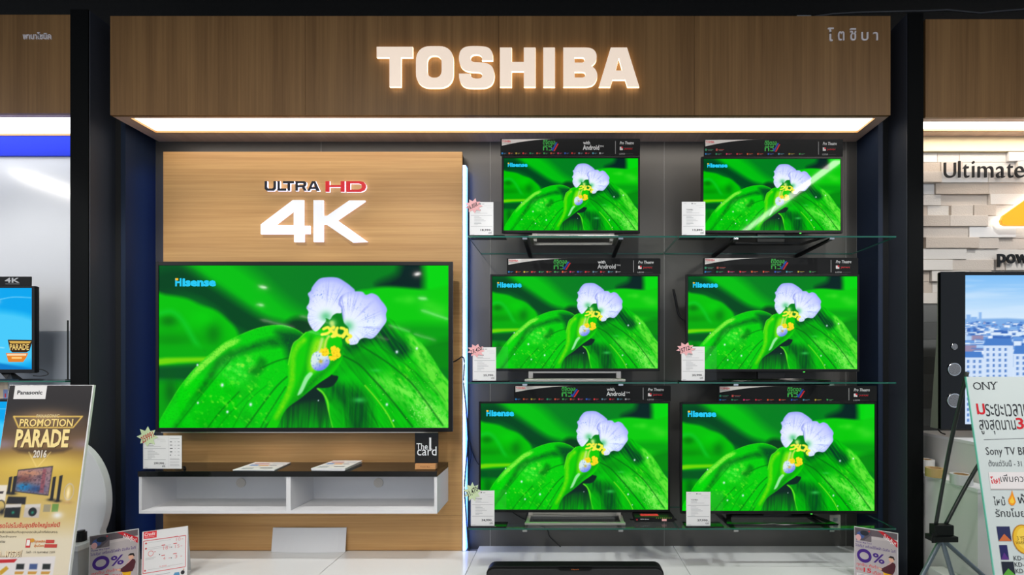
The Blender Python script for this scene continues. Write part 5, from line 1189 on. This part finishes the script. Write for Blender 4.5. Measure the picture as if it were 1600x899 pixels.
# pedestal blocks
Xa, Xb = 2.245, 2.36
t = thing('display_pedestal', 'grey white lower pedestal block with a ledge holding tape rolls', 'pedestal', (Xa, 2.515, 0)); zA = .919
MB().box(0, 1.6, 0, .63, zA - .02, zA).build('top_board', WMATT, t, .001); MB().box(.003, 1.6, .003, .63, .05, zA - .02).build('body', mat('warm_white_laminate', srgb(214, 214, 212), .5), t); MB().box(.02, 1.6, .03, .63, 0, .05).build('kick', BLACK, t)
t = thing('display_pedestal', 'upper white pedestal block carrying the television with the city view', 'pedestal', (Xb, 2.63, zA + .001)); zB = 1.151 - zA - .001
MB().box(0, 1.4, 0, .51, zB - .018, zB).build('top_board', WMATT, t, .001); MB().box(.002, 1.4, .002, .51, 0, zB - .018).build('body', MATS['warm_white_laminate'], t)
def roll(label, px, py, r, h, m, Y, thick=.016, core=True):
    c = P(px, py, Y); n = 28; mb = MB(); k = 0
    t = thing('tape_roll', label, 'tape roll', (c.x, Y, zA + .001), 0, None)
    for i, (ro, ri, mm, nm) in enumerate(((r, r - thick, m, 'tape'), (r - thick - .0002, r - thick - .005, mat('cardboard', srgb(176, 140, 96), .8), 'core'))):
        mb = MB(); v = []
        for z in (0.0, h):
            for q in (ro, ri):
                for a in range(n): v.append((q * math.cos(6.2832 * a / n), q * math.sin(6.2832 * a / n), z))
        f = []
        for a in range(n):
            b = (a + 1) % n; f += [(a, b, 2 * n + b, 2 * n + a), (n + b, n + a, 3 * n + a, 3 * n + b), (2 * n + a, 2 * n + b, 3 * n + b, 3 * n + a), (b, a, n + a, n + b)]
        mb.add(v, f); mb.build(nm, mm, t)
    return t
roll('white tape roll farthest back on the pedestal ledge', 1447, 726, .045, .078, mat('white_tape', srgb(206, 206, 204), .4), 2.93)
roll('brown tape roll on the pedestal ledge', 1461, 735, .050, .052, mat('brown_tape', srgb(176, 150, 96), .35), 2.80)
roll('grey tape roll nearest the front on the pedestal ledge', 1502, 744, .052, .056, mat('grey_tape', srgb(196, 198, 198), .35), 2.625)
o = MB().box(-.03, .03, -.018, .018, 0, .012).build('cutter', mat('orange_plastic', srgb(216, 120, 60), .4), None, .003, loc=(2.312, 2.715, zA + .001)); o.rotation_euler = (0, 0, 1.2); tag(o, 'small orange cutter between the brown and grey tape rolls', 'cutter')

# television with side speakers
Ys = 2.80
x0, z1, z0 = PX(1470, Ys), PZ(425, Ys), PZ(671, Ys)
t = thing('television', 'black television with side speakers showing a city view in the right bay', 'television', (x0 + .7, Ys, 1.152)); ox, oz = x0 + .7, 1.152
Xs, Xe = -.7, .78; A, B = z0 - oz, z1 - oz; e = PX(1508, Ys) - ox; e2 = .64
mb = MB().box(Xs, e, 0, .022, A, B).box(e2, Xe, 0, .022, A, B).box(e, e2, 0, .022, B - .02, B).box(e, e2, 0, .022, A, A + .03); mb.build('bezel', BGLOSS, t, .0015)
sheet('screen', picture_mesh('screen', paint_city(), SCREEN), t, e, e2 - .0, A + .03, B - .02, .006)
MB().box(Xs + .003, Xe - .003, .0225, .03, A + .003, B - .003).hexa([(Xs + .002, .0305, A), (Xe, .0305, A), (Xe, .085, A), (Xs + .002, .085, A)], [(Xs + .004, .0305, B - .35), (Xe, .0305, B - .35), (Xe, .032, B - .35), (Xs + .004, .032, B - .35)]).build('wedge_housing', mat('olive_grey_plastic', srgb(120, 126, 112), .4), t)
for py, r in ((542, .019), (577.5, .040), (626, .044)):
    c = P(1490.5, py, Ys); s_ = MB()
    d = MB().cyl((c.x - ox, .0, c.z - oz), r, .006, 1, 28).build('speaker_ring', CHROME, t, .0015); d.location.y = -.006
    d2 = MB().cyl((c.x - ox, .0, c.z - oz), r * .86, .008, 1, 28, 0, r * .82).build('speaker_cone', mat('dark_speaker_cone', srgb(128, 128, 130), .28, metal=.6), d); d2.location.y = -.002
MB().box(-.45, .6, .0, .06, 0.001, .016).box(-.1, .2, .03, .06, .016, A - .0005).build('foot', BPLAS, t, .002)
cable('black cable hanging behind the television with side speakers', [P(1462, 655, 2.97), P(1464, 668, 2.95), P(1470, 676, 2.93), P(1477, 679, 2.9)], .004)

# X-shaped banner stand with the white poster
Yt2 = 2.20; xl = PX(1510, Yt2); zt = PZ(589, Yt2); w = .56; zb = .16; Yb2 = 1.97
t = thing('banner_stand', 'white poster with Thai text on a black tripod stand at the right edge', 'banner stand', (xl, 0, 0)); lean = math.atan2(Yt2 - Yb2, zt - zb); L = math.hypot(Yt2 - Yb2, zt - zb)
bd = MB().box(0, w, 0, .004, 0, L).build('poster_sheet', mat('cool_white_poster', srgb(206, 216, 214), .35), t); bd.location = (0, Yb2, zb); bd.rotation_euler = (-lean, 0, 0)
MB().box(-.004, -.0005, -.001, .006, 0, L).build('edge_strip', mat('aqua_acrylic_edge', srgb(120, 206, 186), .2), bd)
p = Pr(); BK, RD = (50, 52, 56), (206, 30, 44); k = Yt2 / F
def bp(px, py):
    """Where picture point (px, py) falls on the leaning sheet."""
    d = Vector(((px - 885) / F, 1, -(py - 570) / F)); n = Vector((0, -math.cos(lean), math.sin(lean))); o0 = Vector((xl, Yb2, zb)); e0 = Vector((0, 0, EYE))
    h = e0 + d * ((o0 - e0).dot(n) / d.dot(n)); r = h - o0; return r.x, r.dot(Vector((0, math.sin(lean), math.cos(lean))))
def tx(body, x0, y0, x1, y1, c, b=0., sl=0.09):
    a, q = bp(x0, y1), bp(x1, y0); p.text(body, a[0], a[1], q[0], q[1], c, b, slope=0)
tx('O', 1521, 597.3, 1532.5, 609.5, BK, .0); tx('N', 1535, 597.2, 1545, 609, BK, .0); tx('Y', 1547.5, 596.8, 1557, 608.5, BK, .0)
for sx_, sy_, sw_ in ((1533.5, 597.2, 4), (1533.5, 608.3, 4), (1543, 597.2, 4), (1546.5, 596.8, 4), (1554.5, 596.8, 4), (1550, 607.8, 4.5)):
    a, b = bp(sx_, sy_ + 1), bp(sx_ + sw_, sy_); p.rect(a[0], a[1], b[0], b[1], BK)
tx('ม', 1527, 631, 1537.5, 648, RD, .015); tx('ระยะเวลาประกัน', 1541, 624, 1638, 651, BK, .0); tx('สูงสุดนาน', 1532, 656, 1585.5, 679, BK, .0); tx('3', 1589, 653, 1598, 671, RD, .02); tx('ปี', 1602, 650, 1622, 671, BK, 0)
a, b = bp(1537, 687.5), bp(1660, 683); p.line(a, b, .0022, (110, 114, 118))
tx('Sony TV BRAVIA', 1541.5, 699, 1634, 715, BK, .0); tx('ตั้งแต่วันนี้ - 31 มกราคม 2559', 1545, 719, 1650, 729, (90, 94, 98), 0)
a, b = bp(1548, 765), bp(1680, 738); p.rect(a[0], a[1], b[0], b[1], (232, 226, 226)); a, b = bp(1548, 766), bp(1680, 764); p.rect(a[0], a[1], b[0], b[1], (170, 166, 166))
tx('โษ!', 1548, 745, 1561, 756, RD, .02); tx('เพิ่มความคุ้มครอง', 1564, 741, 1660, 757, BK, 0)
tx('ไหม้', 1553, 776, 1569, 790, BK, 0); tx('ฟ้าผ่า', 1591, 772, 1630, 787, BK, 0); tx('รักขโมย และ', 1556, 795, 1628, 808, BK, 0)
fl = [(1581, 766), (1579, 774), (1575, 781), (1576, 787), (1580, 790.5), (1584, 790), (1587, 785), (1585, 778), (1583, 773)]; p.poly([bp(*q) for q in fl], (240, 150, 30)); p.poly([bp(1581 + (x - 1581) * .6, 784 + (y - 784) * .5) for x, y in fl], (250, 206, 60))
for (x0, y0, x1, y1), c1, c2 in (((1560, 823, 1577, 846), (44, 48, 90), (206, 110, 60)), ((1564, 852, 1573, 875), (40, 40, 96), (90, 50, 130)), ((1567, 878, 1583, 899), (30, 36, 50), (90, 170, 60))):
    a, b = bp(x0, y1), bp(x1, y0); p.rect(a[0], a[1], b[0], b[1], c1); p.poly([(a[0], a[1]), (b[0], a[1]), (a[0] * .5 + b[0] * .5, (a[1] + b[1]) / 2)], c2)
cx_, cz_ = bp(1599, 843); p.disc(cx_, cz_, .050, .064, (190, 130, 30), 28); p.disc(cx_, cz_, .045, .059, (236, 190, 50), 28); p.disc(cx_ + .004, cz_ + .004, .034, .046, (246, 210, 80), 28)
tx('3 YEAR', 1589, 838, 1608, 845, (120, 80, 10), .01); tx('WARRANTY', 1587, 846, 1612, 851, (120, 80, 10), .01)
for i, s_ in enumerate(('KD-55X9000C', 'KD-65X9000C', 'KD-65X8500C')): tx(s_, 1584 + 1.5 * i, 869 + 10 * i, 1640, 876 + 10 * i, BK, 0)
p.build('print', INK, bd, (0, -.0005, 0))
hub = P(1471, 836, 2.42); o3 = Vector((xl, 0, 0))
MB().box(-.05, .05, -.02, .02, .0, .055).box(-.065, .065, -.03, .03, -.03, -.001).box(-.07, -.045, -.026, -.02, -.035, .02).build('tripod_hub', BPLAS, t, .005, loc=tuple(hub - o3))
def pole(a, b, c, r, m, nm):
    q = smooth_poly([tuple(a - o3), tuple(b - o3), tuple(c - o3)], 8, False); return MB().tube([Vector(tuple(v)) for v in q], r, 8).build(nm, m, t, smooth=True)
pole(hub + Vector((-.03, .0, .05)), P(1484, 700, 2.36), P(1511, 582, 2.225), .009, mat('dark_fibre_pole', srgb(40, 44, 44), .35), 'pole')
pole(hub + Vector((.03, .01, .05)), P(1531, 723, 2.42), P(1640, 560, 2.30), .009, MATS['dark_fibre_pole'], 'pole')
LEGM = mat('blue_grey_metal', srgb(120, 132, 142), .35, metal=.6)
def leg(px, py, Yf):
    a = hub + Vector((0, 0, -.02)); q0 = Vector(P(1471, 840, 2.42)); s_ = (1071 - 840) / (py - 840); gx = 1471 + (px - 1471) * s_; g = Vector((PX(gx, 2.3), Yf, 0.0)); g = P(gx, 1071, 2.3); g.z = .009; pole(a, a.lerp(g, .5), g, .011, LEGM, 'leg')
leg(1441, 899, 2.3); leg(1488, 899, 2.3); leg(1536, 899, 2.3)

# low step block beside the pedestal and a wall socket behind the lowest television
o = MB().box(2.15, 2.242, 2.57, 2.74, 0, .40).build('step_block', MATS['warm_white_laminate'], None, .003); tag(o, 'low white block on the floor beside the pedestal, behind the tripod hub', 'block')
a, b = P(1295.5, 828, YW), P(1312, 804.5, YW)
t = thing('wall_socket', 'pale wall socket behind the lowest television nearer the stone wall', 'socket', (a.x, YW - .0005, a.z)); w, h = b.x - a.x, b.z - a.z
MB().box(0, w, -.012, 0, 0, h).build('face_plate', mat('ivory_plastic', srgb(214, 208, 200), .4), t, .003)
for k in (.3, .7): MB().box(w * .3, w * .7, -.0128, -.0121, h * k - .012, h * k + .012).build('outlet', GREYP, t)
